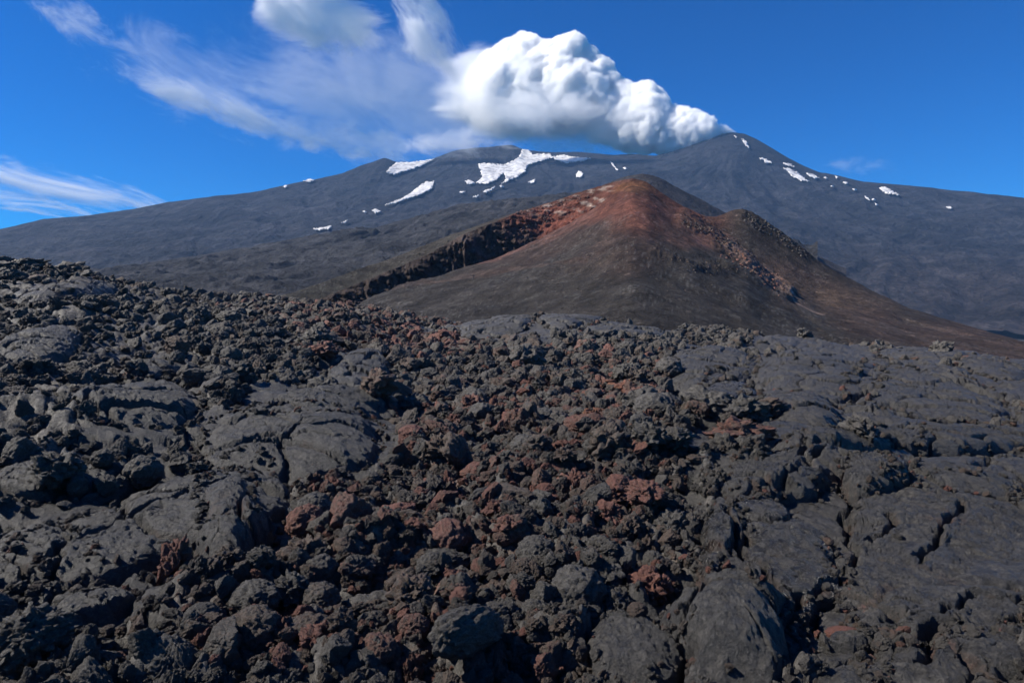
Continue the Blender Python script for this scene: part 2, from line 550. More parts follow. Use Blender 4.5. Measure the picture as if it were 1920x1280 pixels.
# ---- the red cinder cone with its breached crater
AZC = np.linspace(R(-24), R(48), 820)
NEARC = [(400, 600, 220), (600, 600, 220), (640, 592, 225), (700, 556, 240), (760, 537, 255), (830, 514, 270), (900, 491, 285), (960, 470, 295), (1000, 452, 300), (1060, 425, 310), (1110, 395, 315), (1150, 368, 320),
         (1185, 350, 322), (1215, 357, 324), (1250, 381, 325), (1290, 401, 325), (1340, 432, 325), (1400, 470, 320), (1450, 520, 300), (1530, 570, 270), (1700, 618, 250), (1920, 668, 230), (2300, 720, 220)]
FARC = [(400, 575, 285), (500, 561, 295), (545, 549, 305), (600, 531, 318), (680, 503, 338), (760, 473, 358), (830, 447, 376), (900, 421, 396), (960, 401, 412), (1020, 384, 425), (1080, 366, 432), (1130, 353, 430),
        (1165, 344, 425), (1185, 341, 420), (1210, 347, 415), (1250, 374, 410), (1290, 398, 408), (1318, 410, 408), (1345, 410, 410), (1368, 401, 412), (1388, 397, 414), (1410, 404, 415), (1440, 424, 415), (1480, 452, 415), (1520, 483, 415),
        (1560, 506, 412), (1600, 527, 408), (1650, 553, 400), (1700, 574, 390), (1760, 594, 380), (1840, 617, 365), (1920, 643, 350), (2300, 700, 330)]
def c_front(az, D, Z):
    return np.full(az.shape, 95.0), np.full(az.shape, -9.0)
_da, _dt = dir_of(np.array([400, 560, 640, 700, 800, 900, 1000, 1080, 1140, 1180, 1300, 2300]), np.full(12, 500))
_hol = np.array([3, 5, 14, 32, 38, 36, 28, 16, 6, 0, 0, 0.0])
def c_near(az, D, Z):
    d, z = layer_line(NEARC, az, 3)
    d2 = gsmooth(d, 40)
    return d2, CAMZ + (z - CAMZ) / d * d2
def c_hollow(az, D, Z):
    h = gsmooth(np.interp(az, _da, _hol), 8)
    return D[-1] + gsmooth(np.interp(az, _da, np.array([22, 25, 30, 34, 38, 44, 46, 46, 44, 42, 42, 42.0])), 6), Z[-1] - h
_cu = np.array([400, 545, 600, 700, 800, 900, 1000, 1060, 1120, 2300]); _cw = np.array([16, 16, 22, 24, 20, 12, 6, 4, 1.0, 1.0])
_cda, _ = dir_of(_cu, np.full(10, 480))
def c_walltop(az, D, Z):
    d, z = layer_line(FARC, az, 2)
    return d - 16, z - np.interp(az, _cda, _cw) * 385 / FPX - 0.3
def c_rim(az, D, Z):
    return layer_line(FARC, az, 2)
def c_rim_keep(az, D, Z):
    d, z = layer_line(FARC, az, 2)
    return d + 6, z - 0.8
x, y, z, A, d, T = terrain(AZC, [c_front, c_near, c_hollow, c_walltop, c_rim, c_rim_keep, behind(70, 160)], [110, 50, 90, 14, 6, 10], 2, (1, 3, 4))
Tm = T[:, None] * np.ones_like(x)
pu, pv = pix_of(x, y, z)
front = sstep(1.25, 0.95, Tm)
inner = sstep(1.1, 1.6, Tm) * sstep(3.05, 2.9, Tm) * sstep(1180, 1080, pu)
# rocky ribs on the inner crater wall
rib = ridged2(A * 95 + fbm2(x / 14, y / 14, 3, 7) * 1.2, z / 18, 4, 111, 0.6)
rk = fbm2(x / 7, y / 7 + z / 5, 5, 121, 0.6)
rbm = 0.25 + 1.2 * sstep(-0.2, 0.4, fbm2(A * 40, A * 0 + 3, 2, 113))
disp = inner * (rib * 3.0 * rbm + rk * 2.4) * sstep(1060, 900, pu) + inner * rk * 1.5
ribs = np.exp(-((pu - 785 - (pv - 500) * 0.5) / 20) ** 2) + 1.3 * np.exp(-((pu - 875 - (pv - 460) * 0.6) / 24) ** 2) + 0.5 * np.exp(-((pu - 690) / 18) ** 2)
disp = disp + inner * ribs * 9.0
xr = x - np.sin(A) * disp * 0.8
yr = y - np.cos(A) * disp * 0.8
small = fbm2(x / 30, y / 30, 4, 131) * 1.4 + fbm2(x / 5, y / 5, 4, 133) * 0.22
# rocky spine from the saddle down the right flank, and crags under the second top
def segdist(pu, pv, pts):
    best = np.full(pu.shape, 1e9); par = np.zeros(pu.shape)
    acc = 0.0
    L = sum(math.dist(a, b) for a, b in zip(pts, pts[1:]))
    for a, b in zip(pts, pts[1:]):
        ax, ay = a; bx, by = b
        l2 = (bx - ax) ** 2 + (by - ay) ** 2
        t = np.clip(((pu - ax) * (bx - ax) + (pv - ay) * (by - ay)) / l2, 0, 1)
        dd = np.hypot(pu - ax - t * (bx - ax), pv - ay - t * (by - ay))
        par = np.where(dd < best, (acc + t * math.sqrt(l2)) / L, par)
        best = np.minimum(best, dd)
        acc += math.sqrt(l2)
    return best, par
SPINE = [(1285, 412), (1330, 432), (1370, 470), (1410, 500), (1450, 530), (1475, 548)]
TRAIL = [(1475, 548), (1505, 572), (1540, 590)]
CRAG2 = [(1400, 408), (1450, 430), (1490, 458), (1515, 478)]
CRAG3 = [(1230, 480), (1290, 500), (1350, 500), (1400, 500)]
ds, ps = segdist(pu, pv, SPINE)
dc, _ = segdist(pu, pv, CRAG2)
d3, _ = segdist(pu, pv, CRAG3)
dt, _ = segdist(pu, pv, TRAIL)
rockm = np.maximum.reduce([sstep(26, 8, ds), sstep(22, 6, dc) * 0.8, sstep(18, 5, d3) * 0.7])
rockm *= (Tm < 4.5)
crag = ridged2(x / 6, y / 6, 5, 141, 0.6)
zf = z + small * (1 - 0.5 * inner) * np.where(Tm > 2.5, 0.5, 1) + rockm * (0.5 + crag * 0.8)
# colours
n_a = fbm2(x / 60, y / 60, 5, 151)
n_b = fbm2(x / 16, y / 16, 5, 153)
ash = np.array([0.047, 0.042, 0.039]); red = np.array([0.165, 0.062, 0.043]); brown = np.array([0.080, 0.050, 0.042])
ochre = np.array([0.20, 0.095, 0.040]); pale = np.array([0.32, 0.25, 0.21]); pink = np.array([0.20, 0.10, 0.080]); dark = np.array([0.040, 0.036, 0.034])
col = np.ones(x.shape + (3,)) * ash
def blend(m, c):
    global col
    col = col * (1 - m[..., None]) + np.asarray(c) * m[..., None]
# height of the red cap above a slanting line across the face
edge_v = np.interp(pu, [600, 760, 900, 1000, 1200, 1290, 1400, 1480, 1600, 1920], [500, 520, 500, 498, 478, 470, 500, 555, 640, 700])
mred = sstep(22, -38, pv - edge_v + n_a * 34 + n_b * 10)
blend(mred * 0.6, brown)
mcore = sstep(1, 0.2, np.hypot((pu - 1160) / 240, (pv - 385 + (pu - 1160) * -0.12) / 70) + n_a * 0.25)
blend(mcore * 0.8, red)
topo = sstep(1, 0.3, np.hypot((pu - 1185) / 55, (pv - 352) / 14) + n_b * 0.3)
blend(topo * 0.55, ochre)
blend(sstep(1, 0.3, np.hypot((pu - 1240) / 40, (pv - 368) / 16) + n_b * 0.3) * 0.6, np.array([0.075, 0.035, 0.028]))
mpk = sstep(1, 0.2, np.hypot((pu - 1330) / 85, (pv - 450) / 22) + n_b * 0.35)
blend(mpk * 0.6, pink)
# right flank brown, second top dark
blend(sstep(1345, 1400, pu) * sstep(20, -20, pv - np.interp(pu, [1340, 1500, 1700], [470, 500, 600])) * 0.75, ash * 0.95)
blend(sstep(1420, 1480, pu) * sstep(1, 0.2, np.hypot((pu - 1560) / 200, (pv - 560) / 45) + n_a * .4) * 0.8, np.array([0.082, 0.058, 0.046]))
# spine is pale pinkish rock
blend(sstep(20, 5, ds + n_b * 14) * sstep(0.25, 0.5, ps) * 0.75, np.array([0.26, 0.17, 0.135]))
blend(sstep(14, 3, ds + n_b * 10) * sstep(0.45, 0.2, ps) * 0.8, np.array([0.10, 0.055, 0.045]))
blend(sstep(7, 2, dt + n_b * 4) * 0.7, np.array([0.26, 0.19, 0.16]))
# left: near crater lip trail, red and pale inner wall
inl = sstep(1.25, 1.5, Tm) * sstep(3.12, 3.0, Tm)
dlip, _ = segdist(pu, pv, [(900, 490), (1000, 452), (1060, 425), (1110, 395)])
blend(sstep(12, 3, dlip + n_b * 5) * front * 0.6, pink)
dtr, _ = segdist(pu, pv, [(730, 542), (850, 522), (960, 503), (1100, 492)])
blend(sstep(5, 1.5, dtr + n_b * 3) * front * 0.4, np.array([0.13, 0.085, 0.07]))
blend(inl * sstep(1150, 900, pu) * 0.9, np.array([0.075, 0.056, 0.048]))
redw = sstep(1, 0.4, np.hypot((pu - 1030) / 120, (pv - 412) / 48) + n_b * 0.3) * inl
blend(redw, np.array([0.24, 0.085, 0.058]))
palew = sstep(0.15, 0.6, fbm2(pu / 26, pv / 8, 4, 161)) * inl * sstep(960, 1000, pu) * sstep(1170, 1120, pu) * sstep(412, 392, pv)
blend(palew * 0.9, pale * 1.3)
palew2 = sstep(0.1, 0.5, fbm2(pu / 14, pv / 10, 4, 171)) * inl * sstep(890, 930, pu) * sstep(1010, 960, pu) * sstep(410, 440, pv)
blend(palew2 * 0.55, np.array([0.19, 0.14, 0.115]))
blend(np.clip(ribs, 0, 1) * inl * sstep(-0.2, 0.4, n_b + 0.2) * 0.7, np.array([0.12, 0.085, 0.072]))
# outer far rim: olive ash crest
blend(sstep(2.98, 3.06, Tm) * sstep(1000, 880, pu) * 0.8, np.array([0.070, 0.066, 0.056]))
# pale dry streaks low on the ash slope
stk = sstep(0.35, 0.75, fbm2(x / 9, d / 2.2, 4, 181)) * front * sstep(490, 540, pv)
col += stk[..., None] * 0.030
pkc = at(1190, 345, 400)
thc, rc = np.arctan2(x - pkc.x, y - pkc.y), np.hypot(x - pkc.x, y - pkc.y)
scree = fbm2(thc * 30 + n_b * 0.5, rc / 60, 4, 191)
col *= (1 + 0.35 * scree * sstep(10, 60, rc))[..., None]
dots = sstep(0.42, 0.55, fbm2(x / 1.3, y / 1.3, 3, 193, 0.7)) * sstep(0.0, 0.3, fbm2(x / 25, y / 25, 2, 195))
col += dots[..., None] * 0.05
col *= 0.64 * (1 + 0.18 * n_b + 0.12 * n_a)[..., None]
M_cone = far_material('cinder_cone_material', 0.22, 0.95, (1.0, 1.6), (1.0, 0.5), speck=0.55)
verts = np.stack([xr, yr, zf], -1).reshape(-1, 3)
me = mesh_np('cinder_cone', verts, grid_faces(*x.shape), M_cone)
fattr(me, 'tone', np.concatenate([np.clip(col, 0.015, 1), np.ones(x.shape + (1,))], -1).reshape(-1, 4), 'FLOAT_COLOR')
tag(link(bpy.data.objects.new('cinder_cone_hill', me)), 'red and grey cinder cone with a breached crater', kind='structure')
bvh_cone = BVHTree.FromPolygons(verts.tolist(), grid_faces(*x.shape).tolist())

# ---- the plain that everything stands on, out to the horizon
gb = []
nn = 48
ring = [(30, -14), (120, -16), (400, -24), (1500, -60), (4000, -90), (7000, -120)]
for rr, zz in ring:
    for k in range(nn):
        a = 2 * math.pi * k / nn
        gb.append((rr * math.cos(a), rr * math.sin(a), zz))
fc = grid_faces(len(ring), nn, True).tolist()
me = bpy.data.meshes.new('plain')
me.from_pydata(gb + [(0, 0, -14)], [], [tuple(f) for f in fc] + [(len(gb), k, (k + 1) % nn) for k in range(nn)])
me.materials.append(M_dark)
fattr(me, 'tone', np.tile([0.045, 0.043, 0.043, 1], (len(me.vertices), 1)), 'FLOAT_COLOR')
tag(link(bpy.data.objects.new('ground', me)), kind='structure')
print('far', round(time.time() - T0, 1))

# ================================================================== FOREGROUND LAVA FIELD
RIDGE = [(-400, 470), (0, 482), (60, 484), (110, 490), (170, 494), (200, 510), (260, 524), (330, 538), (420, 548), (560, 556), (640, 564), (700, 575), (760, 585), (830, 592), (900, 597), (980, 592), (1060, 590), (1150, 594), (1250, 606),
         (1350, 612), (1450, 616), (1560, 628), (1680, 644), (1780, 654), (1920, 668), (2300, 690)]
RD = 36.0
_ra, _rt = dir_of([p[0] for p in RIDGE], [p[1] + (20 if p[0] < 420 else 14) for p in RIDGE])
NAZ, NRW = 900, 540
AZ0, AZ1 = R(-52), R(52)
azl = np.linspace(AZ0, AZ1, NAZ)
zr = gsmooth(np.interp(azl, _ra, _rt), 4) * RD + CAMZ
LD0, LD1 = math.log(1.3), math.log(110)
ld = np.linspace(LD0, LD1, NRW)
dl = np.exp(ld)
def base_z(zr_, d_):
    t = np.clip((d_ - 3.5) / (RD - 3.5), 0, 1)
    up = zr_ * t ** 1.15
    back = np.where(d_ > RD, (d_ - RD) * 0.02 + (np.maximum(d_ - RD, 0) ** 1.5) * 0.022, 0)
    return up - back
ZB = base_z(zr[None, :], dl[:, None])
XG = dl[:, None] * np.sin(azl)[None, :]
YG = dl[:, None] * np.cos(azl)[None, :]
UG, VG = pix_of(XG, YG, ZB)

def grid_lookup(G, x, y):
    a = np.arctan2(x, y); l = np.log(np.maximum(np.hypot(x, y), 1.31))
    fa = np.clip((a - AZ0) / (AZ1 - AZ0) * (NAZ - 1), 0, NAZ - 1.001)
    fl = np.clip((l - LD0) / (LD1 - LD0) * (NRW - 1), 0, NRW - 1.001)
    ia, il = fa.astype(int), fl.astype(int)
    ta, tl = fa - ia, fl - il
    return (G[il, ia] * (1 - ta) * (1 - tl) + G[il, ia + 1] * ta * (1 - tl) + G[il + 1, ia] * (1 - ta) * tl + G[il + 1, ia + 1] * ta * tl)

def ground_hit(u, v):
    """point of the undisturbed lava surface under a pixel"""
    a, t = dir_of(u, v)
    a, t = float(a), float(t)
    zc = np.interp(a, azl, zr)
    dd = np.exp(np.linspace(math.log(1.5), math.log(RD), 900))
    g = base_z(zc, dd) - (CAMZ + t * dd)
    k = np.argmax(g > 0)
    if not (g > 0).any(): k = len(dd) - 1
    dk = dd[k]
    return dk * math.sin(a), dk * math.cos(a), float(base_z(zc, dk))

# where the surface is smooth pahoehoe rather than clinker (painted in view of the photograph, baked to the ground)
SM = [(1700, 1080, 430, 340, 1.0), (1750, 860, 420, 120, 0.95), (1620, 730, 430, 90, 0.66), (1390, 720, 160, 90, 0.62), (1060, 615, 230, 30, 0.9), (1330, 1220, 260, 130, 0.9),
      (300, 985, 330, 110, 0.9), (150, 1120, 200, 70, 0.9), (270, 785, 160, 70, 0.9), (570, 830, 230, 90, 0.95), (670, 700, 90, 45, 0.8), (120, 640, 260, 70, 0.5), (100, 560, 240, 30, 0.5), (60, 830, 180, 90, 0.5)]
def smooth_mask(u, v):
    m = np.zeros(np.shape(u))
    wob = fbm2(np.asarray(u) / 90, np.asarray(v) / 55, 3, 201) * 0.35
    for (cu, cv, a, b, s) in SM:
        m = np.maximum(m, s * sstep(1.12, 0.78, np.hypot((u - cu) / a, (v - cv) / b) + wob))
    return m
SG = smooth_mask(UG, VG)
def red_mask(u, v):
    m = np.zeros(np.shape(u))
    for (cu, cv, a, b, s) in [(760, 640, 190, 60, .75), (960, 820, 330, 160, .45), (760, 1000, 330, 200, .55), (1120, 950, 180, 130, .55), (560, 1180, 330, 120, .6), (1170, 740, 120, 90, .6),
                              (1400, 850, 120, 40, .55), (600, 590, 200, 30, .45), (900, 1230, 260, 80, .55), (1240, 1080, 60, 50, .5), (450, 960, 60, 80, .35), (1560, 740, 90, 30, .25), (1900, 670, 60, 15, .3)]:
        m = np.maximum(m, s * sstep(1.25, 0.35, np.hypot((u - cu) / a, (v - cv) / b)))
    return m
# long cracks between and across the slabs
CRACKS = [[(1330, 975), (1400, 968), (1460, 950), (1500, 935), (1540, 902), (1600, 885)], [(1450, 900), (1520, 890), (1600, 880), (1680, 862)], [(1580, 880), (1585, 960), (1590, 1030), (1600, 1080), (1570, 1110), (1530, 1135), (1490, 1165), (1470, 1185)],
          [(1740, 960), (1800, 970), (1880, 980)], [(1800, 975), (1770, 1020), (1740, 1060), (1725, 1085)], [(1690, 1185), (1760, 1165), (1850, 1150), (1915, 1148)], [(1680, 1000), (1650, 1040)], [(1370, 1000), (1385, 1060), (1420, 1100), (1480, 1150)],
          [(1750, 900), (1830, 885), (1915, 865)], [(1700, 1270), (1740, 1220), (1800, 1190)], [(1790, 1205), (1850, 1230), (1915, 1215)], [(1640, 800), (1740, 785), (1850, 790)], [(1440, 730), (1540, 745), (1640, 735)], [(1650, 705), (1760, 715), (1880, 735)],
          [(100, 1010), (105, 1050), (90, 1090)], [(60, 1060), (160, 1010), (260, 975), (350, 945)], [(85, 1120), (170, 1085), (250, 1060), (330, 1040)], [(400, 860), (480, 850), (560, 845), (650, 850)], [(0, 1130), (60, 1090)], [(420, 790), (520, 800), (610, 790)],
          [(150, 800), (240, 770), (330, 790)], [(1500, 850), (1620, 838), (1760, 822), (1900, 815)], [(1290, 1170), (1330, 1150), (1400, 1155)], [(1560, 1120), (1640, 1150), (1700, 1185)]]
_cseg = []
for ln in CRACKS:
    q = [ground_hit(u_, v_ + 8)[:2] for u_, v_ in ln]
    _cseg += list(zip(q[:-1], q[1:]))
def crack_dist(X, Y):
    X = X + fbm2(X / 0.35, Y / 0.35, 3, 501) * 0.09
    Y = Y + fbm2(X / 0.35 + 5, Y / 0.35, 3, 503) * 0.09
    best = np.full(X.shape, 9.0)
    for (ax, ay), (bx, by) in _cseg:
        l2 = (bx - ax) ** 2 + (by - ay) ** 2 + 1e-9
        t = np.clip(((X - ax) * (bx - ax) + (Y - ay) * (by - ay)) / l2, 0, 1)
        best = np.minimum(best, np.hypot(X - ax - t * (bx - ax), Y - ay - t * (by - ay)))
    return best
def crack_shape(dc_, far_):
    w_ = 0.021 * np.maximum(1, far_ / 6)
    return -0.15 * np.exp(-(dc_ / w_) ** 2) * np.maximum(1, far_ / 9) + 0.018 * np.exp(-((dc_ - 2.6 * w_) / (1.3 * w_)) ** 2)
DCG = crack_dist(XG, YG)
# heights
rough = 1 - SG
wx = XG + fbm2(XG / 1.3, YG / 1.3, 2, 211) * 0.5
wy = YG + fbm2(XG / 1.3 + 40, YG / 1.3, 2, 213) * 0.5
swell = fbm2(XG / 6, YG / 6, 3, 221) * 0.30 * sstep(2.5, 9, dl)[:, None]
f1, f2, c1 = worley2(wx / 1.15, wy / 0.9, 231)
lobe = (0.55 - f1) * 0.28 + (c1 - 0.5) * 0.12
crease = 1.4 * sstep(0.055, 0.0, f2 - f1) + 0.45 * np.exp(-(f2 - f1) / 0.14)
g1, g2, c2 = worley2(wx / 0.33, wy / 0.3, 241)
knob = (0.5 - g1) * 0.20 + (c2 - 0.5) * 0.10
k1, k2, c3 = worley2(XG / 0.10, YG / 0.10, 251)
tiny = (0.5 - k1) * 0.055 * sstep(26, 9, dl)[:, None]
fine = fbm2(XG / 0.22, YG / 0.22, 4, 261) * 0.045
cr = ridged2(XG / 0.7, YG / 0.7, 3, 271)
HG = swell + SG * (lobe * 0.3 + (c1 - 0.5) * 0.15 - crease * 0.065 + knob * 0.09 + fine * 0.5) + rough * (lobe * 0.8 + knob * 1.0 + tiny + fine * 1.5 + cr * 0.05)
HG = HG + SG * crack_shape(DCG, dl[:, None])
HG = HG * sstep(90, 45, dl)[:, None]
ZG = ZB + HG - 0.02
tintG = np.clip(0.35 * SG * np.exp(-(DCG / 0.07) ** 2) + red_mask(UG, VG) * (0.7 + 0.9 * fbm2(XG / 0.9, YG / 0.9, 3, 281)) * (1 - 0.75 * SG) + 0.12 * fbm2(XG / 0.4, YG / 0.4, 2, 283), 0, 1)
me = mesh_np('lava_field', np.stack([XG, YG, ZG], -1).reshape(-1, 3), grid_faces(NRW, NAZ), M_ground)
# smooth parts get the crinkled skin material
sf = (SG[:-1, :-1] > 0.5).astype(np.int32).ravel()
me.materials.append(M_slab)
me.polygons.foreach_set('material_index', sf)
fattr(me, 'tint', tintG.ravel())
tag(link(bpy.data.objects.new('lava_ground', me)), 'dark lava field of clinker and smooth crust', kind='structure')
print('ground', round(time.time() - T0, 1))

# ---- lava slabs: each a domed lobe of crust with its own cracks
slab_boxes = []
def make_slab(label, u, v, a, b, rot, H, n=(46, 150), tint=0.0, gloss=False, seed=0, sq=2.4, crk=1.0, lob=0.55):
    rr = R(rot)
    ph = np.linspace(0, 2 * np.pi, 40, endpoint=False)
    pts = []
    for p in ph:
        # superellipse outline in the picture, laid on the ground
        e = 2 / sq
        cx_, sx_ = np.sign(math.cos(p)) * abs(math.cos(p)) ** e, np.sign(math.sin(p)) * abs(math.sin(p)) ** e
        k = 1 + 0.14 * float(perlin2(np.array([p * 1.3 + seed * 3.1 if p < math.pi else (2 * math.pi - p) * 1.3 + seed * 3.1]), np.array([seed * 1.7 + (5 if p > math.pi else 0)]), 5)[0])
        du, dv = a * k * cx_, b * k * sx_
        uu = u + du * math.cos(rr) + dv * math.sin(rr)
        vv = v - du * math.sin(rr) + dv * math.cos(rr)
        gx, gy, gz = ground_hit(uu, min(vv, 1500))
        pts.append((gx, gy))
    P = np.array(pts)
    c0 = P.mean(0)
    nr, nc = n
    th = np.linspace(0, 2 * np.pi, nc, endpoint=False)
    ang = ph
    Px = np.interp(th, np.append(ang, 2 * np.pi), np.append(P[:, 0], P[0, 0]))
    Py = np.interp(th, np.append(ang, 2 * np.pi), np.append(P[:, 1], P[0, 1]))
    r = np.linspace(0.0, 1.0, nr) ** 0.72
    X = c0[0] + (Px[None, :] - c0[0]) * r[:, None]
    Y = c0[1] + (Py[None, :] - c0[1]) * r[:, None]
    X0, Y0 = X.copy(), Y.copy()
    # wobble outline
    wob = fbm2(X / 0.5 + seed, Y / 0.5, 3, 300 + seed) * 0.10
    X = X + wob * r[:, None] * 1.1
    Y = Y + fbm2(X0 / 0.5 + 9, Y0 / 0.5 + seed, 3, 320 + seed) * 0.10 * r[:, None]
    base = grid_lookup(ZB + swell * 0.9, X, Y)
    prof = (1 - r[:, None] ** 7.0) ** 0.6 * 1.12 - 0.12 - 0.40 * r[:, None] ** 2
    if seed == 9: prof = (1 - r[:, None] ** 2.3) ** 0.6 * 1.15 - 0.15
    H = H * (0.85 if v < 900 or seed in (4, 9) else 0.6)
    sx = X + fbm2(X / 1.1, Y / 1.1, 2, 333 + seed) * 0.35
    sy = Y + fbm2(X / 1.1 + 7, Y / 1.1, 2, 335 + seed) * 0.35
    f1, f2, cc = worley2(sx / 1.15, sy / 0.80, 340 + seed)
    und = (-np.exp(-(f2 - f1) / 0.12) * 0.055 + (cc - 0.5) * 0.08 + fbm2(X / 1.4, Y / 1.4, 2, 343 + seed) * 0.05) * (0.5 + lob)
    ck = sstep(0.075, 0.0, f2 - f1) * 0.15 * crk
    dust = sstep(0.16, 0.03, f2 - f1) * 0.42 * sstep(-0.3, 0.2, fbm2(X / 0.5, Y / 0.5, 2, 349 + seed))
    e1, e2, _ = worley2(sx / 0.26, sy / 0.22, 345 + seed)
    ck = ck + sstep(0.06, 0.0, e2 - e1) * 0.028 * sstep(-0.15, 0.25, fbm2(X / 0.8, Y / 0.8, 2, 347 + seed)) + (e1 - 0.4) * 0.012
    fn = fbm2(X / 0.16, Y / 0.16, 4, 350 + seed, 0.7) * 0.018 + ridged2(X / 0.085, Y / 0.085, 2, 360 + seed) * 0.006
    rope = ridged2((X * 0.8 + Y * 0.35) / 0.16, (Y * 0.8 - X * 0.35) / 0.7, 2, 370 + seed) * 0.012 * (1.0 if gloss else 0.5)
    dcs = crack_dist(X, Y)
    Z = base + H * prof + und - ck + fn + rope + crack_shape(dcs, np.hypot(X, Y))
    Z[-1] -= 0.10
    m = M_slab_gloss if gloss else M_slab
    F = grid_faces(nr, nc, True)[:, ::-1]
    me = mesh_np('lava_slab', np.stack([X, Y, Z], -1).reshape(-1, 3), F, m)
    tn = np.clip(tint + dust + 0.35 * np.exp(-(dcs / 0.06) ** 2) + 0.18 * fbm2(X / 0.6, Y / 0.6, 3, 380 + seed) + sstep(0.86, 1.0, r)[:, None] * 0.18, 0, 1)
    fattr(me, 'tint', tn.ravel())
    o = link(bpy.data.objects.new('lava_slab', me))
    tag(o, label, 'lava slab', 'slabs of smooth lava crust', 'thing')
    slab_boxes.append((c0[0], c0[1], X[-1].copy(), Y[-1].copy(), o))
    return o

S = make_slab
S('long dark slab of smooth crust sweeping down to the left edge near the bottom', 300, 985, 275, 72, 17, 0.30, (64, 240), 0.0, seed=1)
S('bluish rounded lava lobe at the left edge under the long slab', 60, 1050, 105, 62, 12, 0.28, (50, 150), seed=2)
S('wrinkled dark lava cushion just below the long slab at lower left', 175, 1145, 105, 42, 8, 0.22, (46, 150), seed=3)
S('steep brown sided lava block at the right end of the long slab', 432, 985, 62, 72, -8, 0.38, (46, 130), 0.22, seed=4, lob=0.8)
S('wide grey dome of crust left of centre, the left one of two', 268, 788, 135, 46, 3, 0.30, (52, 190), seed=5)
S('broad pale grey slab left of centre, right of the wide dome', 545, 845, 175, 52, 4, 0.30, (60, 220), seed=6, lob=0.4)
S('flat grey slab sitting behind the broad pale slab', 600, 785, 150, 28, 6, 0.28, (40, 150), seed=7)
S('small light grey dome amid red rubble in the left middle', 675, 702, 66, 30, 16, 0.30, (40, 120), 0.0, seed=8)
S('big rounded dark mound of crust at the bottom edge right of centre', 1365, 1215, 118, 95, -12, 0.40, (60, 200), seed=9, lob=0.15)
S('low crust slab at the bottom edge beside the big rounded mound', 1185, 1222, 92, 66, 10, 0.16, (48, 150), 0.08, seed=10)
S('shiny wrinkled slab with silvery glints at lower right', 1440, 1075, 128, 100, -28, 0.15, (70, 240), 0.02, True, seed=11, lob=0.6)
S('shiny narrow lobe along the left edge of the glinting slab', 1345, 1040, 34, 72, -12, 0.26, (46, 130), 0.1, True, seed=12)
S('largest flat slab with a long diagonal crack at the right edge', 1765, 1085, 215, 150, 6, 0.12, (90, 300), seed=13, lob=0.0, crk=0.0)
S('cracked flat slab in the bottom right corner', 1790, 1265, 170, 60, 4, 0.14, (52, 190), 0.05, seed=14, lob=0.1, crk=0.4)
S('low dark slab between the red stone and the bottom edge', 1590, 1260, 90, 55, 6, 0.16, (46, 140), 0.05, seed=15)
S('tongue of crust above the shiny slab, ending in rubble', 1490, 925, 140, 42, 14, 0.24, (48, 180), seed=16)
S('long thin ridge of crust with a dark gap under its near edge', 1590, 868, 150, 24, 10, 0.26, (40, 180), seed=17)
S('upper rope of crust crossing to the right edge', 1795, 842, 160, 22, 5, 0.24, (40, 180), seed=18)
S('smooth bluish tongue of crust above the diagonal crack slab', 1800, 935, 140, 32, -3, 0.24, (44, 170), seed=19)
S('rounded end lobe right of the bluish tongue', 1650, 935, 70, 26, 10, 0.24, (40, 120), seed=20)
S('broad slab with a dark hollow below it, right of the rubble', 1335, 690, 85, 36, 6, 0.36, (46, 150), seed=21)
S('pale knobbly slab below the broad slab right of the rubble', 1370, 745, 60, 34, -20, 0.34, (44, 120), 0.02, True, seed=22)
S('sprawling grey slab in the right middle distance', 1530, 712, 130, 42, -6, 0.36, (50, 170), seed=23)
S('grey slab with a reddish left flank in the right middle', 1490, 780, 95, 40, -14, 0.36, (46, 150), 0.12, seed=24)
S('dark sloping slab towards the right edge, middle distance', 1740, 745, 150, 36, -8, 0.34, (46, 170), seed=25)
S('bluish slab near the lava skyline at the right', 1740, 672, 90, 16, -6, 0.38, (36, 120), seed=26)
S('lobed slab touching the right edge below the skyline', 1870, 700, 80, 20, -6, 0.40, (36, 110), seed=27)
S('smooth dome on the lava skyline right of the centre', 1075, 607, 72, 14, 3, 0.42, (36, 120), seed=28)
S('smooth dome on the lava skyline left of the centre', 935, 612, 80, 16, 6, 0.42, (36, 120), seed=29)
S('low dome below the two skyline domes', 1170, 632, 85, 14, -2, 0.40, (36, 120), seed=30)
S('small dome of crust on the rising left slope', 300, 690, 75, 22, 8, 0.34, (36, 110), seed=31)
S('smooth shoulder of crust at the left edge, on the slope', 70, 655, 95, 24, 10, 0.34, (36, 120), seed=32)
S('thin smooth patch high on the left slope below the skyline', 120, 560, 110, 13, 4, 0.45, (30, 120), seed=33)
S('dark rounded lobe at the left edge halfway up the lava', 50, 905, 80, 36, 10, 0.28, (40, 120), seed=34)
S('second dark lobe right of the rounded one at the left edge', 190, 900, 70, 28, 8, 0.26, (40, 110), seed=35)
print('slabs', round(time.time() - T0, 1))

# ground plus slabs height for placing stones
def slab_top(x, y):
    """height of slabs at points; -1e9 where none"""
    out = np.full(x.shape, -1e9)
    dg = None
    for (cx_, cy_, ex, ey, o) in slab_boxes:
        inside = (x > ex.min()) & (x < ex.max()) & (y > ey.min()) & (y < ey.max())
        idx = np.nonzero(inside)[0]
        if not len(idx): continue
        me = o.data
        if 'bv' not in o_cache.setdefault(o.name, {}):
            co = np.empty(len(me.vertices) * 3, np.float32); me.vertices.foreach_get('co', co)
            fv = np.empty(len(me.loops), np.int32); me.loops.foreach_get('vertex_index', fv)
            o_cache[o.name]['bv'] = BVHTree.FromPolygons(co.reshape(-1, 3).tolist(), fv.reshape(-1, 4).tolist())
        bv = o_cache[o.name]['bv']
        for i in idx:
            h = bv.ray_cast(Vector((x[i], y[i], 40)), Vector((0, 0, -1)))
            if h[0] is not None: out[i] = max(out[i], h[0].z)
    return out
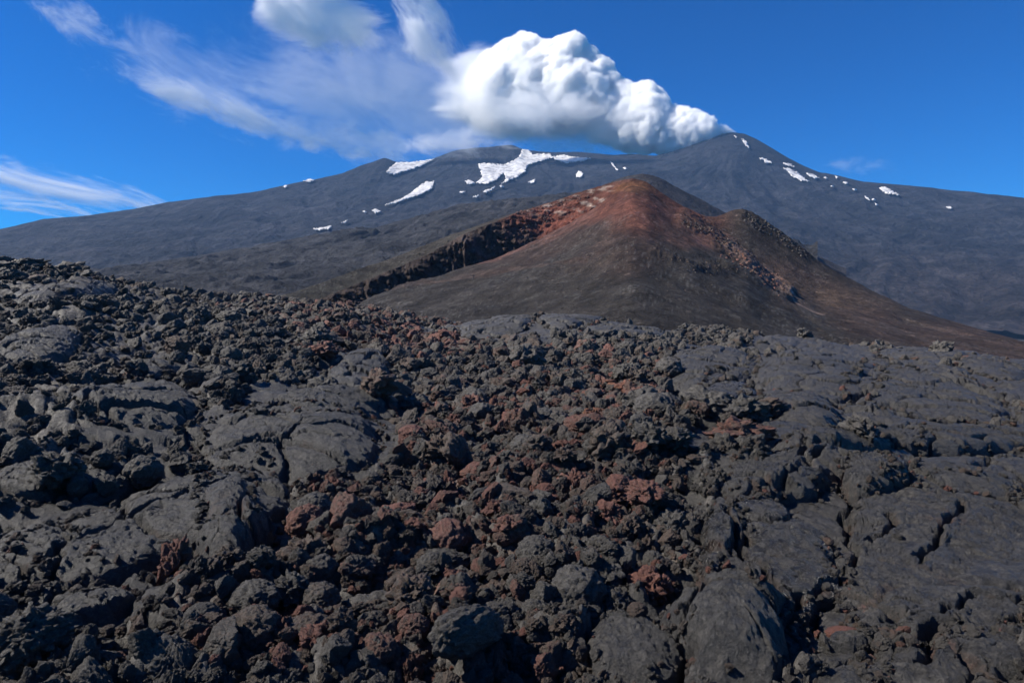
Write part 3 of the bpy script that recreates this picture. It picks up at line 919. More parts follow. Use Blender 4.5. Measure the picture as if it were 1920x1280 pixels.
o_cache = {}

# ================================================================== STONES
def ico(sub):
    bm = bmesh.new()
    bmesh.ops.create_icosphere(bm, subdivisions=sub, radius=1)
    v = np.array([q.co[:] for q in bm.verts]); f = np.array([[q.index for q in p.verts] for p in bm.faces])
    bm.free()
    return v, f
ICO5 = ico(5); ICO4 = ico(4)
def rock_mesh(name, seed, kind):
    v, f = ICO5
    p = v * np.array([1, 1, 1])
    q = p + seed * 13.7
    wq = q + 0.35 * np.stack([perlin(q * 1.7, seed), perlin(q * 1.7 + 9, seed + 1), perlin(q * 1.7 + 19, seed + 2)], -1)
    f1, f2 = worley3(wq * 1.25, seed)
    g1, g2 = worley3(wq * 3.2, seed + 3)
    h1, _ = worley3(q * 7.5, seed + 5)
    fb = sum(0.62 ** k * perlin(q * (1.5 * 2.05 ** k) + 3.3 * k, seed + 20 + k) for k in range(6))
    fh = sum(0.7 ** k * (0.32 - np.abs(perlin(q * (3.2 * 2.05 ** k) + 7.1 * k, seed + 40 + k))) for k in range(4))
    if kind == 'clinker':
        r = 0.84 + 0.24 * (0.55 - f1) + 0.28 * fb + 0.15 * fh
        p = p + 0.13 * np.stack([perlin(q * 3 + 5, seed + 61), perlin(q * 3 + 15, seed + 62), perlin(q * 3 + 25, seed + 63)], -1) + 0.07 * np.stack([perlin(q * 8 + 5, seed + 64), perlin(q * 8 + 15, seed + 65), perlin(q * 8 + 25, seed + 66)], -1)
        r -= 0.12 * sstep(0.12, 0.0, g2 - g1) * (fb > 0)
    elif kind == 'spiky':
        r = 0.80 + 0.40 * (0.5 - f1) + 0.34 * fb + 0.17 * fh
        p = p + 0.20 * np.stack([perlin(q * 2.6 + 5, seed + 61), perlin(q * 2.6 + 15, seed + 62), perlin(q * 2.6 + 25, seed + 63)], -1) + 0.06 * np.stack([perlin(q * 7 + 5, seed + 64), perlin(q * 7 + 15, seed + 65), perlin(q * 7 + 25, seed + 66)], -1)
    elif kind == 'block':       # broken, flat faced fragment
        rg = np.random.default_rng(seed)
        pn = rg.normal(size=(15, 3)); pn /= np.linalg.norm(pn, axis=1)[:, None]
        pd = rg.uniform(0.62, 0.98, 15)
        dt_ = np.maximum(v @ pn.T, 1e-3)
        r = np.minimum(1.25, (pd[None, :] / dt_).min(1))
        r = r * (1 + 0.13 * fb) + 0.15 * fh
    else:  # rounded bomb
        r = 0.92 + 0.10 * fb + 0.10 * (0.5 - g1) + 0.12 * fh + 0.14 * (0.5 - f1)
    me = mesh_np(name, p * r[:, None], f, M_rock)
    return me
ROCKS = []
for i in range(6): ROCKS.append(rock_mesh('clinker_stone', 11 + i, 'clinker'))
for i in range(5): ROCKS.append(rock_mesh('clinker_stone', 31 + i, 'spiky'))
for i in range(4): ROCKS.append(rock_mesh('clinker_stone', 51 + i, 'round'))
for i in range(7): ROCKS.append(rock_mesh('clinker_stone', 71 + i, 'block'))
print('rocks', round(time.time() - T0, 1))

# ---- boulders: things of their own
placed = []          # x, y, r
def boulder(u, v, wpx, tint, label, kind=None, shape=(1, 1, 0.8), rotz=None, group='boulders lying on the lava field', idx=None, tilt=0.25, sink=0.25):
    """u,v = centre in the photograph, wpx = width there"""
    gx, gy, gz = ground_hit(u, v + wpx * 0.22)
    dd = math.hypot(gx, gy)
    r = wpx / 2 * dd / FPX
    if idx is None:
        idx = random.choice({'round': range(11, 15), 'spiky': range(6, 11), None: range(0, 11), 'block': range(15, 22)}[kind])
    me = ROCKS[idx]
    o = bpy.data.objects.new('lava_boulder', me)
    zt = float(grid_lookup(ZG, np.array([gx]), np.array([gy]))[0])
    st = float(slab_top(np.array([gx]), np.array([gy]))[0])
    zt = max(zt, st)
    o.location = (gx, gy, zt + r * shape[2] * (1 - sink) * 0.75)
    o.rotation_euler = (random.uniform(-tilt, tilt), random.uniform(-tilt, tilt), random.uniform(0, 6.28) if rotz is None else rotz)
    s = r / 0.95
    o.scale = (s * shape[0], s * shape[1], s * shape[2])
    o['tint'] = float(tint)
    link(o)
    tag(o, label, 'boulder', group)
    placed.append((gx, gy, r * max(shape[:2])))
    return o

B = boulder
B(332, 1075, 62, 0.88, 'pointed dark red stone standing beside the end of the long slab', 'spiky', (0.8, 0.8, 1.25), idx=7)
B(478, 1200, 98, 0.42, 'large round boulder with a reddish left side near the bottom edge, left of centre', 'round', (1, 1, 0.95))
B(597, 1232, 70, 0.78, 'reddish brown boulder at the bottom edge, right of the large round one', 'spiky')
B(88, 1195, 100, 0.50, 'reddish brown rough boulder at the left edge near the bottom', None, (1.1, .8, .7))
B(60, 1250, 110, 0.05, 'black boulder in the bottom left corner', None)
B(480, 1130, 90, 0.08, 'dark lumpy boulder behind the large round one', 'round', (1, .8, .7))
B(880, 1215, 190, 0.0, 'long dark tube of lava lying aslant at the bottom edge, left of centre', 'round', (0.42, 1.05, 0.50), rotz=-0.62, sink=0.15, idx=12)
B(905, 948, 76, 0.0, 'short black tube of lava casting a dark shadow, in the middle of the rubble', 'round', (0.42, 1.0, 0.5), rotz=-0.6, idx=13)
B(830, 1025, 100, 0.02, 'dark bluish block lying flat, left of the round grey boulder', 'round', (1, .5, .5), rotz=0.1)
B(1005, 1052, 74, 0.06, 'round grey boulder ringed by red rubble, below the picture centre', 'round', (1, 1, .9), idx=11)
B(1218, 1090, 78, 0.86, 'red topped boulder with a pale left edge beside the low crust slab', 'spiky', (1, 1, .95), idx=8)
B(1195, 1168, 38, 0.45, 'small tan stone sitting alone on dark crust', 'round', (1, .9, .8))
B(1585, 1190, 66, 0.84, 'flat dark red stone embedded in the smooth slabs at lower right', 'round', (1, .8, .25), sink=0.5)
B(1140, 985, 62, 0.80, 'pinkish red boulder with white bloom right of the centre', 'spiky')
B(1148, 940, 66, 0.72, 'rust red rock just behind the pinkish boulder', None)
B(1080, 925, 46, 0.80, 'wedge of red rock pointing up, right of the centre', 'spiky', (.7, .7, 1.1))
B(775, 1200, 60, 0.66, 'brown red round boulder beside the upper end of the long lava tube', 'round')
B(712, 1240, 72, 0.66, 'dark red lumpy boulder left of the long lava tube', 'round', (1, 1, .8))
B(855, 1140, 64, 0.55, 'brown boulder above the long lava tube', None)
B(945, 1035, 40, 0.6, 'brown stone touching the left of the round grey boulder', 'round')
B(925, 1095, 66, 0.5, 'shaded brown boulder above the tip of the long lava tube', None)
B(990, 672, 66, 0.05, 'dark boulder with a black shadow in the upper rubble, centre', None, (1.15, .9, .8), idx=2)
B(592, 640, 72, 0.03, 'black boulder in the upper rubble, left of centre', None, (1.1, .9, .7), idx=3)
B(710, 752, 66, 0.55, 'brown rough rock above the pale slab, left of centre', 'spiky')
B(775, 792, 32, 0.9, 'small orange brown stone left of centre', 'round')
B(780, 758, 60, 0.05, 'dark grey boulder behind the small orange stone', None)
B(1255, 690, 50, 0.04, 'rounded grey boulder left of the broad slab', 'round')
B(1175, 690, 54, 0.05, 'grey boulder in the upper rubble, right of centre', None)
B(1175, 730, 44, 0.98, 'orange stained rock in the rubble right of centre', 'spiky')
B(1100, 655, 46, 0.62, 'reddish knotted rock below the skyline domes', 'spiky')
B(1390, 850, 105, 0.66, 'long brown red block left of the right hand slabs', 'spiky', (1.1, .6, .5), rotz=0.1)
B(1330, 790, 92, 0.02, 'dark pointed boulder above the long brown block', None, (1.2, .8, .7))
B(1225, 795, 70, 0.04, 'round dark boulder right of the orange stained rock', 'round')
B(1215, 862, 50, 0.03, 'small round dark boulder below the other one', 'round')
B(1440, 780, 70, 0.5, 'brown stone block in front of the sprawling slab', 'spiky', (1.1, .8, .5))
B(1285, 602, 26, 0.02, 'small black boulder on the lava skyline right of centre', None)
B(1765, 645, 34, 0.02, 'dark square boulder on the lava skyline near the right edge', None)
B(1510, 616, 26, 0.05, 'knobbly boulder sticking up from the lava skyline at right', 'spiky', (1, 1, 1))
B(130, 506, 44, 0.04, 'dark hump of clinker on the lava skyline at left', 'spiky', (1.2, 1, .5))
B(35, 502, 60, 0.04, 'big dark hump of clinker on the skyline at the left edge', None, (1.2, 1, .5))
B(1400, 812, 70, 0.03, 'angular grey boulder above the long red block', None, (1, .8, .7))
B(600, 1120, 70, 0.35, 'brownish boulder left of the reddish rubble, lower left', 'round')
B(425, 1060, 60, 0.4, 'crumbly brown rock under the steep lava block', 'spiky')
B(250, 1215, 90, 0.25, 'dark brown clinker heap boulder at the bottom, left', None)
B(1610, 855, 60, 0.03, 'small block wedged in the gap under the long thin ridge', 'spiky', (1.1, .7, .6))
B(1260, 1000, 70, 0.02, 'dark boulder at the left foot of the shiny slab', None)
B(1120, 1040, 70, 0.02, 'dark blocky boulder right of the round grey boulder', None)
n_named = len(placed)

# ---- further big stones of the rubble: individuals sharing descriptions where nothing tells them apart
def colour_word(t):
    return 'dark grey' if t < 0.3 else ('brown' if t < 0.6 else 'rust red')
ZONES = [
    (0, 480, 560, 640, 'on the high slope of clinker at the left, below the skyline', 34),
    (0, 640, 420, 760, 'in the clinker between the left slope and the wide dome', 22),
    (420, 600, 900, 740, 'in the upper red rubble left of centre', 36),
    (900, 620, 1240, 740, 'in the rubble just below the skyline domes', 26),
    (700, 740, 1240, 880, 'in the middle of the rubble, right of the pale slab', 48),
    (560, 880, 880, 1080, 'in the rubble below the broad pale slab', 30),
    (880, 880, 1320, 1080, 'in the rubble around the round grey boulder', 26),
    (360, 1080, 860, 1280, 'in the coarse rubble along the bottom, left of the lava tube', 16),
    (960, 1080, 1300, 1280, 'in the rubble between the lava tube and the rounded mound', 10),
    (0, 800, 380, 960, 'among the dark lobes at the left edge', 6),
]
LANDMARKS = [(300, 985, 'long dark slab'), (60, 1050, 'bluish lobe at the left edge'), (175, 1145, 'wrinkled lava cushion'), (432, 985, 'steep brown sided block'), (268, 788, 'wide grey dome'),
             (545, 845, 'broad pale slab'), (600, 785, 'flat grey slab'), (675, 702, 'small light dome'), (1365, 1215, 'big rounded mound'), (1185, 1222, 'low bottom crust slab'), (1345, 1040, 'shiny narrow lobe'),
             (1335, 690, 'slab with the dark hollow'), (1370, 745, 'pale knobbly slab'), (1075, 607, 'right skyline dome'), (935, 612, 'left skyline dome'), (1170, 632, 'low dome by the skyline'), (300, 690, 'small dome on the left slope'),
             (70, 655, 'smooth shoulder at the left edge'), (120, 560, 'thin smooth patch high up'), (190, 900, 'second dark lobe'), (332, 1075, 'pointed red stone'), (478, 1200, 'large round boulder'),
             (880, 1215, 'long lava tube'), (905, 948, 'short black lava tube'), (830, 1025, 'dark bluish block'), (1005, 1052, 'round grey boulder'), (1218, 1090, 'red topped boulder'), (1140, 985, 'pinkish boulder'),
             (990, 672, 'dark upper centre boulder'), (592, 640, 'black boulder in the upper rubble'), (710, 752, 'rough brown rock'), (775, 792, 'small orange stone'), (1175, 730, 'orange stained rock'),
             (1390, 850, 'long brown red block'), (1225, 795, 'round dark boulder'), (1100, 655, 'reddish knotted rock'), (600, 1120, 'brownish lower left boulder'), (250, 1215, 'dark brown bottom heap'), (775, 1200, 'round brown boulder by the tube')]
def whereabouts(u, v):
    (du, dv, nm) = min(((u - a, (v - b) * 1.6, n_) for a, b, n_ in LANDMARKS), key=lambda q: math.hypot(q[0], q[1]))
    far = math.hypot(du, dv) > 110
    if abs(du) > abs(dv): w_ = ('well ' if far else 'just ') + ('right' if du > 0 else 'left') + ' of'
    else: w_ = ('well ' if far else 'just ') + ('below' if dv > 0 else 'behind')
    return w_ + ' the ' + nm
for (u0, v0, u1, v1, where, n) in ZONES:
    k = 0; tries = 0
    while k < n and tries < 4000:
        tries += 1
        u, v = random.uniform(u0, u1), random.uniform(v0, v1)
        a_, t_ = dir_of(u, v)
        if t_ > np.interp(float(a_), _ra, _rt) - 0.012: continue
        if smooth_mask(np.array([u]), np.array([v]))[0] > 0.35: continue
        gx, gy, gz = ground_hit(u, v)
        dd = math.hypot(gx, gy)
        r = (0.085 + 0.15 * random.random() ** 1.8) * (1.0 if dd > 7 else 0.75) * (1 + dd / 45)
        if any(math.hypot(gx - q[0], gy - q[1]) < (r + q[2]) * 0.8 for q in placed): continue
        rm = float(red_mask(np.array([u]), np.array([v]))[0])
        c = random.random()
        tint = 0.75 if c < rm * 0.65 else (0.45 if c < 0.15 + rm * 1.2 else 0.04)
        tint += random.uniform(-0.08, 0.08)
        kind = random.choice(['round', 'spiky', None, 'block', 'block'])
        shape = {'round': 'rounded', 'spiky': 'jagged', None: 'knobbly', 'block': 'angular'}[kind]
        size = 'small' if r < 0.12 else ('middling' if r < 0.18 else 'big')
        wh = whereabouts(u, v)
        o = boulder(u, v, 2 * r * FPX / dd, tint, f'{size} {colour_word(tint)} {shape} boulder {wh}', kind, (random.uniform(.8, 1.25), random.uniform(.75, 1.1), random.uniform(.6, .95)),
                    group=f'{size} {colour_word(tint)} {shape} boulders {wh}')
        k += 1
print('boulders', len(placed), round(time.time() - T0, 1))

# ---- rubble: nobody could count it
src = bpy.data.collections.new('rubble_stones')
for i, me in enumerate(ROCKS[:11] + ROCKS[14:22]):
    o = bpy.data.objects.new('rubble_stone_%02d' % i, me)
    src.objects.link(o)

def gn_scatter(name, pts, rot, scl, tint, idx):
    me = bpy.data.meshes.new(name)
    me.vertices.add(len(pts))
    me.vertices.foreach_set('co', np.asarray(pts, np.float32).ravel())
    fattr(me, 'rot', rot, 'FLOAT_VECTOR'); fattr(me, 'scl', scl, 'FLOAT_VECTOR'); fattr(me, 'tint', tint); fattr(me, 'idx', idx, 'INT')
    o = link(bpy.data.objects.new(name, me))
    ng = bpy.data.node_groups.new(name, 'GeometryNodeTree')
    ng.interface.new_socket('Geometry', in_out='INPUT', socket_type='NodeSocketGeometry')
    ng.interface.new_socket('Geometry', in_out='OUTPUT', socket_type='NodeSocketGeometry')
    N = ng.nodes
    gi, go = N.new('NodeGroupInput'), N.new('NodeGroupOutput')
    ip = N.new('GeometryNodeInstanceOnPoints')
    ci = N.new('GeometryNodeCollectionInfo')
    ci.inputs['Collection'].default_value = src
    ci.inputs['Separate Children'].default_value = True
    ci.inputs['Reset Children'].default_value = True
    ip.inputs['Pick Instance'].default_value = True
    def na(nm, typ):
        q = N.new('GeometryNodeInputNamedAttribute'); q.data_type = typ; q.inputs['Name'].default_value = nm
        return q.outputs['Attribute']
    L = ng.links
    L.new(gi.outputs[0], ip.inputs['Points'])
    L.new(ci.outputs[0], ip.inputs['Instance'])
    L.new(na('idx', 'INT'), ip.inputs['Instance Index'])
    L.new(na('rot', 'FLOAT_VECTOR'), ip.inputs['Rotation'])
    L.new(na('scl', 'FLOAT_VECTOR'), ip.inputs['Scale'])
    L.new(ip.outputs[0], go.inputs[0])
    md = o.modifiers.new('scatter', 'NODES'); md.node_group = ng
    return o

def scatter_rubble():
    P, Rr, S_, Tn, Ix = [], [], [], [], []
    #        n     d range      size range      z lift
    for (n, d0, d1, s0, s1, lift) in [(42000, 2.0, 9.0, 0.010, 0.055, 0.35), (2600, 2.2, 9.0, 0.045, 0.115, 0.2), (20000, 8.0, 20.0, 0.04, 0.12, 0.35), (3500, 8.0, 20.0, 0.09, 0.20, 0.25),
                                      (22000, 19.0, 46.0, 0.08, 0.20, 0.3), (3500, 19.0, 46.0, 0.16, 0.32, 0.3)]:
        dd = np.sqrt(RNG.uniform(d0**2, d1**2, n)); aa = RNG.uniform(R(-48), R(48), n)
        x, y = dd * np.sin(aa), dd * np.cos(aa)
        zb = grid_lookup(ZB, x, y)
        u, v = pix_of(x, y, zb)
        sm = grid_lookup(SG, x, y)
        keep = RNG.random(n) < np.clip(1.2 - 1.9 * sm, 0.012, 1)
        x, y, u, v, dd = x[keep], y[keep], u[keep], v[keep], dd[keep]
        m = len(x)
        s = s0 + (s1 - s0) * RNG.random(m) ** 2.2
        z = grid_lookup(ZG, x, y)
        st = slab_top(x, y)
        on = st > z
        s = np.where(on, s * 0.45, s)
        keep = ~on | (RNG.random(m) < 0.05)
        z = np.maximum(z, st)
        x, y, z, u, v, s = x[keep], y[keep], z[keep], u[keep], v[keep], s[keep]
        m = len(x)
        z = z + s * (lift + RNG.uniform(-0.45, 0.35, m)) * np.where(s > s0 + (s1 - s0) * 0.4, 0.3, 1)
        rm = red_mask(u, v) * (0.6 + 1.3 * np.clip(fbm2(x / 0.8, y / 0.8, 2, 401) + 0.3, 0, 1))
        c = RNG.random(m)
        t = np.where(c < rm * 0.60, RNG.uniform(0.55, 0.9, m), np.where(c < 0.28 + rm * 1.35, RNG.uniform(0.22, 0.5, m), RNG.uniform(0.0, 0.2, m)))
        org = (np.hypot((u - 1175) / 50, (v - 735) / 35) < 1) | (np.hypot((u - 1130) / 30, (v - 800) / 25) < 1)
        t = np.where(org & (RNG.random(m) < 0.5), RNG.uniform(0.9, 1.05, m), t)
        P.append(np.stack([x, y, z], -1)); Rr.append(RNG.uniform(0, 6.28, (m, 3)))
        S_.append(s[:, None] * RNG.uniform(0.55, 1.35, (m, 3))); Tn.append(t); Ix.append(np.where(RNG.random(m) < 0.55, RNG.integers(12, 19, m), RNG.integers(0, 19, m)))
    for (cx_, cy_, ex, ey, o) in slab_boxes:            # broken bits along the foot of every slab
        per = float(np.hypot(np.diff(ex), np.diff(ey)).sum())
        dm = math.hypot(cx_, cy_)
        m = int(min(420, per * 55 / max(1, dm / 7)))
        k = RNG.integers(0, len(ex), m)
        f = RNG.normal(1.0, 0.015, m)
        x = cx_ + (ex[k] - cx_) * f + RNG.normal(0, 0.025, m); y = cy_ + (ey[k] - cy_) * f + RNG.normal(0, 0.025, m)
        s = (0.007 + 0.03 * RNG.random(m) ** 2) * max(1, dm / 9)
        z = np.maximum(grid_lookup(ZG, x, y), slab_top(x, y)) + s * 0.3
        u, v = pix_of(x, y, z); rm = red_mask(u, v); c = RNG.random(m)
        t = np.where(c < 0.08 + rm * 0.4, RNG.uniform(0.5, 0.9, m), np.where(c < 0.4 + rm, RNG.uniform(0.22, 0.5, m), RNG.uniform(0, 0.2, m)))
        P.append(np.stack([x, y, z], -1)); Rr.append(RNG.uniform(0, 6.28, (m, 3)))
        S_.append(s[:, None] * RNG.uniform(0.55, 1.35, (m, 3))); Tn.append(t); Ix.append(np.where(RNG.random(m) < 0.55, RNG.integers(12, 19, m), RNG.integers(0, 19, m)))
    P, Rr, S_, Tn, Ix = map(np.concatenate, (P, Rr, S_, Tn, Ix))
    print('rubble', len(P))
    o = gn_scatter('lava_rubble', P, Rr, S_, Tn, Ix)
    tag(o, 'loose dark and rusty clinker covering the lava field', kind='stuff')
scatter_rubble()
print('rubble', round(time.time() - T0, 1))

# ---- stones and crags on the cinder cone
def cone_rocks():
    P, S_, Tn = [], [], []
    def add(u, v, spx, tint):
        a, t = dir_of(u, v)
        dv = Vector((math.sin(a), math.cos(a), float(t))).normalized()
        h = bvh_cone.ray_cast(Vector((0, 0, CAMZ)), dv)
        if h[0] is None: return
        P.append(h[0][:]); S_.append(spx * h[3] / FPX); Tn.append(tint)
    def along(pts, n, w, s0, s1, t0, t1):
        L = [math.dist(a, b) for a, b in zip(pts, pts[1:])]
        for _ in range(n):
            r = random.uniform(0, sum(L)); k = 0
            while r > L[k]: r -= L[k]; k += 1
            a, b = pts[k], pts[k + 1]; t = r / L[k]
            add(a[0] + (b[0] - a[0]) * t + random.gauss(0, w), a[1] + (b[1] - a[1]) * t + random.gauss(0, w * 0.7), random.uniform(s0, s1), random.uniform(t0, t1))
    along([(1285, 415), (1330, 432), (1370, 462)], 90, 6, 0.7, 2.6, 0.3, 0.6)
    along([(1370, 470), (1410, 500), (1450, 530), (1470, 545)], 100, 10, 0.8, 3.0, 0.5, 1.0)
    along([(1400, 410), (1450, 430), (1490, 458), (1510, 475)], 120, 8, 0.7, 2.6, 0.2, 0.45)
    along(CRAG3, 70, 9, 0.6, 2.0, 0.3, 0.6)
    along([(780, 490), (870, 440), (900, 435)], 14, 8, 0.8, 2.2, 0.2, 0.4)
    along([(840, 485), (880, 450), (900, 440)], 20, 7, 0.8, 2.4, 0.3, 0.6)
    along([(960, 400), (1020, 392), (1080, 375), (1120, 366)], 60, 4, 0.7, 2.2, 0.6, 1.0)
    along([(930, 450), (980, 430), (1030, 410)], 80, 6, 1, 3, 0.5, 0.9)
    along([(700, 545), (1000, 530), (1500, 560)], 70, 20, 0.7, 1.6, 0.1, 0.5)
    along([(1250, 400), (1200, 440), (1100, 470)], 60, 22, 0.6, 1.4, 0.4, 0.7)
    n = len(P)
    o = gn_scatter('cone_rubble', P, RNG.uniform(0, 6.28, (n, 3)), np.array(S_)[:, None] * RNG.uniform(0.6, 1.2, (n, 3)), Tn, RNG.integers(13, 19, n))
    tag(o, 'broken rock along the spines of the cinder cone', kind='stuff')
cone_rocks()

# ================================================================== SNOW
N = NT('old_snow_material')
pos = N.n('ShaderNodeNewGeometry').outputs['Position']
n1 = N.noise(pos, 0.03, 7, 0.7)
c = N.mix(N.ramp(n1, 0.42, 0.66), (0.66, 0.65, 0.64), (0.27, 0.265, 0.275))
N.bsdf(c, 0.8, N.bump(n1, 0.5, 6.0), 0.2)
M_snow = N.m
def snow_patch(label, poly, lift=12.0):
    # ragged edge, interior points, then draped over the mountain
    edge = []
    for i, a in enumerate(poly):
        b = poly[(i + 1) % len(poly)]
        L = math.dist(a, b); n = max(1, int(L / 1.3))
        for k in range(n):
            t = k / n
            j = min(1.5, L * 0.12)
            edge.append(Vector((a[0] + (b[0] - a[0]) * t + random.uniform(-j, j) * (k > 0), a[1] + (b[1] - a[1]) * t + random.uniform(-j, j) * (k > 0))))
    us = [e.x for e in edge]; vs = [e.y for e in edge]
    inner = []
    yv = min(vs)
    while yv < max(vs):
        xv = min(us)
        while xv < max(us):
            inner.append(Vector((xv + random.uniform(-.6, .6), yv + random.uniform(-.4, .4))))
            xv += 4.0
        yv += 2.5
    ne = len(edge)
    vv, ee, ff, *_ = delaunay_2d_cdt(edge + inner, [], [list(range(ne))], 1, 1e-4)
    co = []
    for p in vv:
        p = Vector((p.x, p.y))
        a, t = dir_of(p.x, p.y)
        dv = Vector((math.sin(a), math.cos(a), float(t))).normalized()
        h = bvh_far.ray_cast(Vector((0, 0, CAMZ)), dv)
        if h[0] is None:
            q = at(p.x, p.y, 4700)
        else:
            q = h[0] + h[1] * lift if h[1].z > 0 else h[0]
            q = h[0] + Vector((0, 0, lift * 0.6)) - dv * lift
        co.append(q[:])
    me = bpy.data.meshes.new('snow_patch')
    me.from_pydata(co, [], [tuple(f) for f in ff])
    me.polygons.foreach_set('use_smooth', [True] * len(me.polygons))
    me.materials.append(M_snow)
    o = link(bpy.data.objects.new('snow_patch', me))
    tag(o, label, 'snow patch', 'old snow patches on the volcano')
    md = o.modifiers.new('depth', 'SOLIDIFY'); md.thickness = 4.0; md.offset = -1
SP = snow_patch
SP('long snow patch right of the small peak on the left ridge', [(723, 326), (742, 308), (775, 306), (815, 301), (790, 313), (770, 321), (738, 330)])
SP('tapering snow streak below the small peak, pointing down left', [(722, 388), (745, 379), (770, 366), (786, 352), (800, 344), (814, 343), (810, 356), (790, 367), (760, 377), (735, 386)])
SP('biggest snowfield, hooked, below the middle of the summit ridge', [(893, 346), (905, 335), (897, 310), (915, 309), (945, 312), (966, 302), (975, 294), (979, 283), (990, 283), (998, 292), (1030, 291), (1038, 298), (1022, 302), (1003, 308), (990, 312), (984, 325), (968, 335), (940, 348), (950, 338), (944, 327), (930, 341), (912, 348)])
SP('bright snow strip right of the hooked snowfield', [(1034, 297), (1055, 293), (1075, 297), (1108, 299), (1090, 305), (1060, 308), (1045, 303)])
SP('small round snow patch above the red cone', [(1080, 329), (1086, 323), (1094, 328), (1090, 335), (1081, 335)])
SP('small snow spot at the lower left of the hooked snowfield', [(872, 342), (882, 341), (890, 347), (876, 349)])
SP('thin flat snow strip low on the left flank', [(588, 433), (605, 431), (622, 428), (618, 433), (592, 436)])
SP('small snow patch on the skyline of the left ridge', [(568, 342), (580, 339), (591, 340), (580, 345)])
SP('tiny snow dash on the skyline at far left', [(530, 352), (540, 350), (536, 355)])
SP('little snow spot above the flat strip', [(697, 398), (706, 396), (714, 400), (704, 404)])
SP('thin snow sliver between spot and strip', [(640, 421), (652, 417), (648, 422)])
SP('snow sliver below the hooked snowfield', [(906, 362), (918, 358), (929, 353), (920, 361), (908, 365)])
SP('small snow dash left of the sliver under the snowfield', [(886, 373), (898, 369), (894, 374)])
SP('dotted snow spot above the dark slope in the middle', [(862, 363), (872, 361), (868, 366)])
SP('snow dash right of the hooked snowfield, lower', [(990, 346), (1004, 339), (1002, 345)])
SP('faint snow dash near the middle hollow', [(1144, 306), (1150, 309), (1158, 322), (1152, 316)])
SP('long snow streak on the right shoulder of the summit cone', [(1469, 317), (1482, 320), (1498, 328), (1512, 340), (1518, 344), (1500, 341), (1484, 333)])
SP('short snow streak above the long one on the summit cone', [(1424, 299), (1436, 301), (1447, 309), (1436, 308)])
SP('snow bit right of the long streak near the skyline', [(1511, 327), (1522, 329), (1536, 336), (1528, 338), (1518, 333)])
SP('snow wedge on the right flank, farthest from the smoke', [(1648, 355), (1660, 354), (1672, 361), (1686, 369), (1668, 367), (1656, 363)])
SP('snow dash high on the summit cone beside the crater', [(1390, 262), (1398, 267), (1405, 280), (1396, 274)])
SP('snow speck just under the crater rim', [(1376, 257), (1382, 259), (1380, 262)])
SP('pair end snow speck under the right ridge', [(1621, 371), (1628, 375), (1632, 380), (1624, 376)])
SP('snow speck among rocks right of the long streak', [(1565, 332), (1572, 335), (1568, 338)])
SP('snow speck low on the right flank', [(1640, 383), (1646, 388), (1642, 389)])
SP('thin snow line on the skyline above the long streak', [(1468, 309), (1480, 310), (1490, 315), (1478, 314)])
for (u_, v_, w_, where_) in [(1548, 336, 4, 'just below the right ridge, upper'), (1585, 345, 5, 'amid dark rocks on the right ridge'), (1602, 358, 4, 'below the dark ridge rocks'), (1560, 352, 3, 'left of the dark ridge rocks'),
                            (1638, 377, 4, 'right of the dark ridge rocks, low'), (1780, 392, 6, 'alone on the far right flank'), (1172, 318, 4, 'in the hollow above the grey cone'),
                            (684, 400, 4, 'left of the little snow spot'), (940, 352, 5, 'just under the hooked snowfield')]:
    SP('tiny snow fleck ' + where_, [(u_ - w_, v_), (u_, v_ - w_ * 0.35), (u_ + w_, v_ + w_ * 0.3), (u_ + w_ * 0.2, v_ + w_ * 0.5)])
print('snow', round(time.time() - T0, 1))

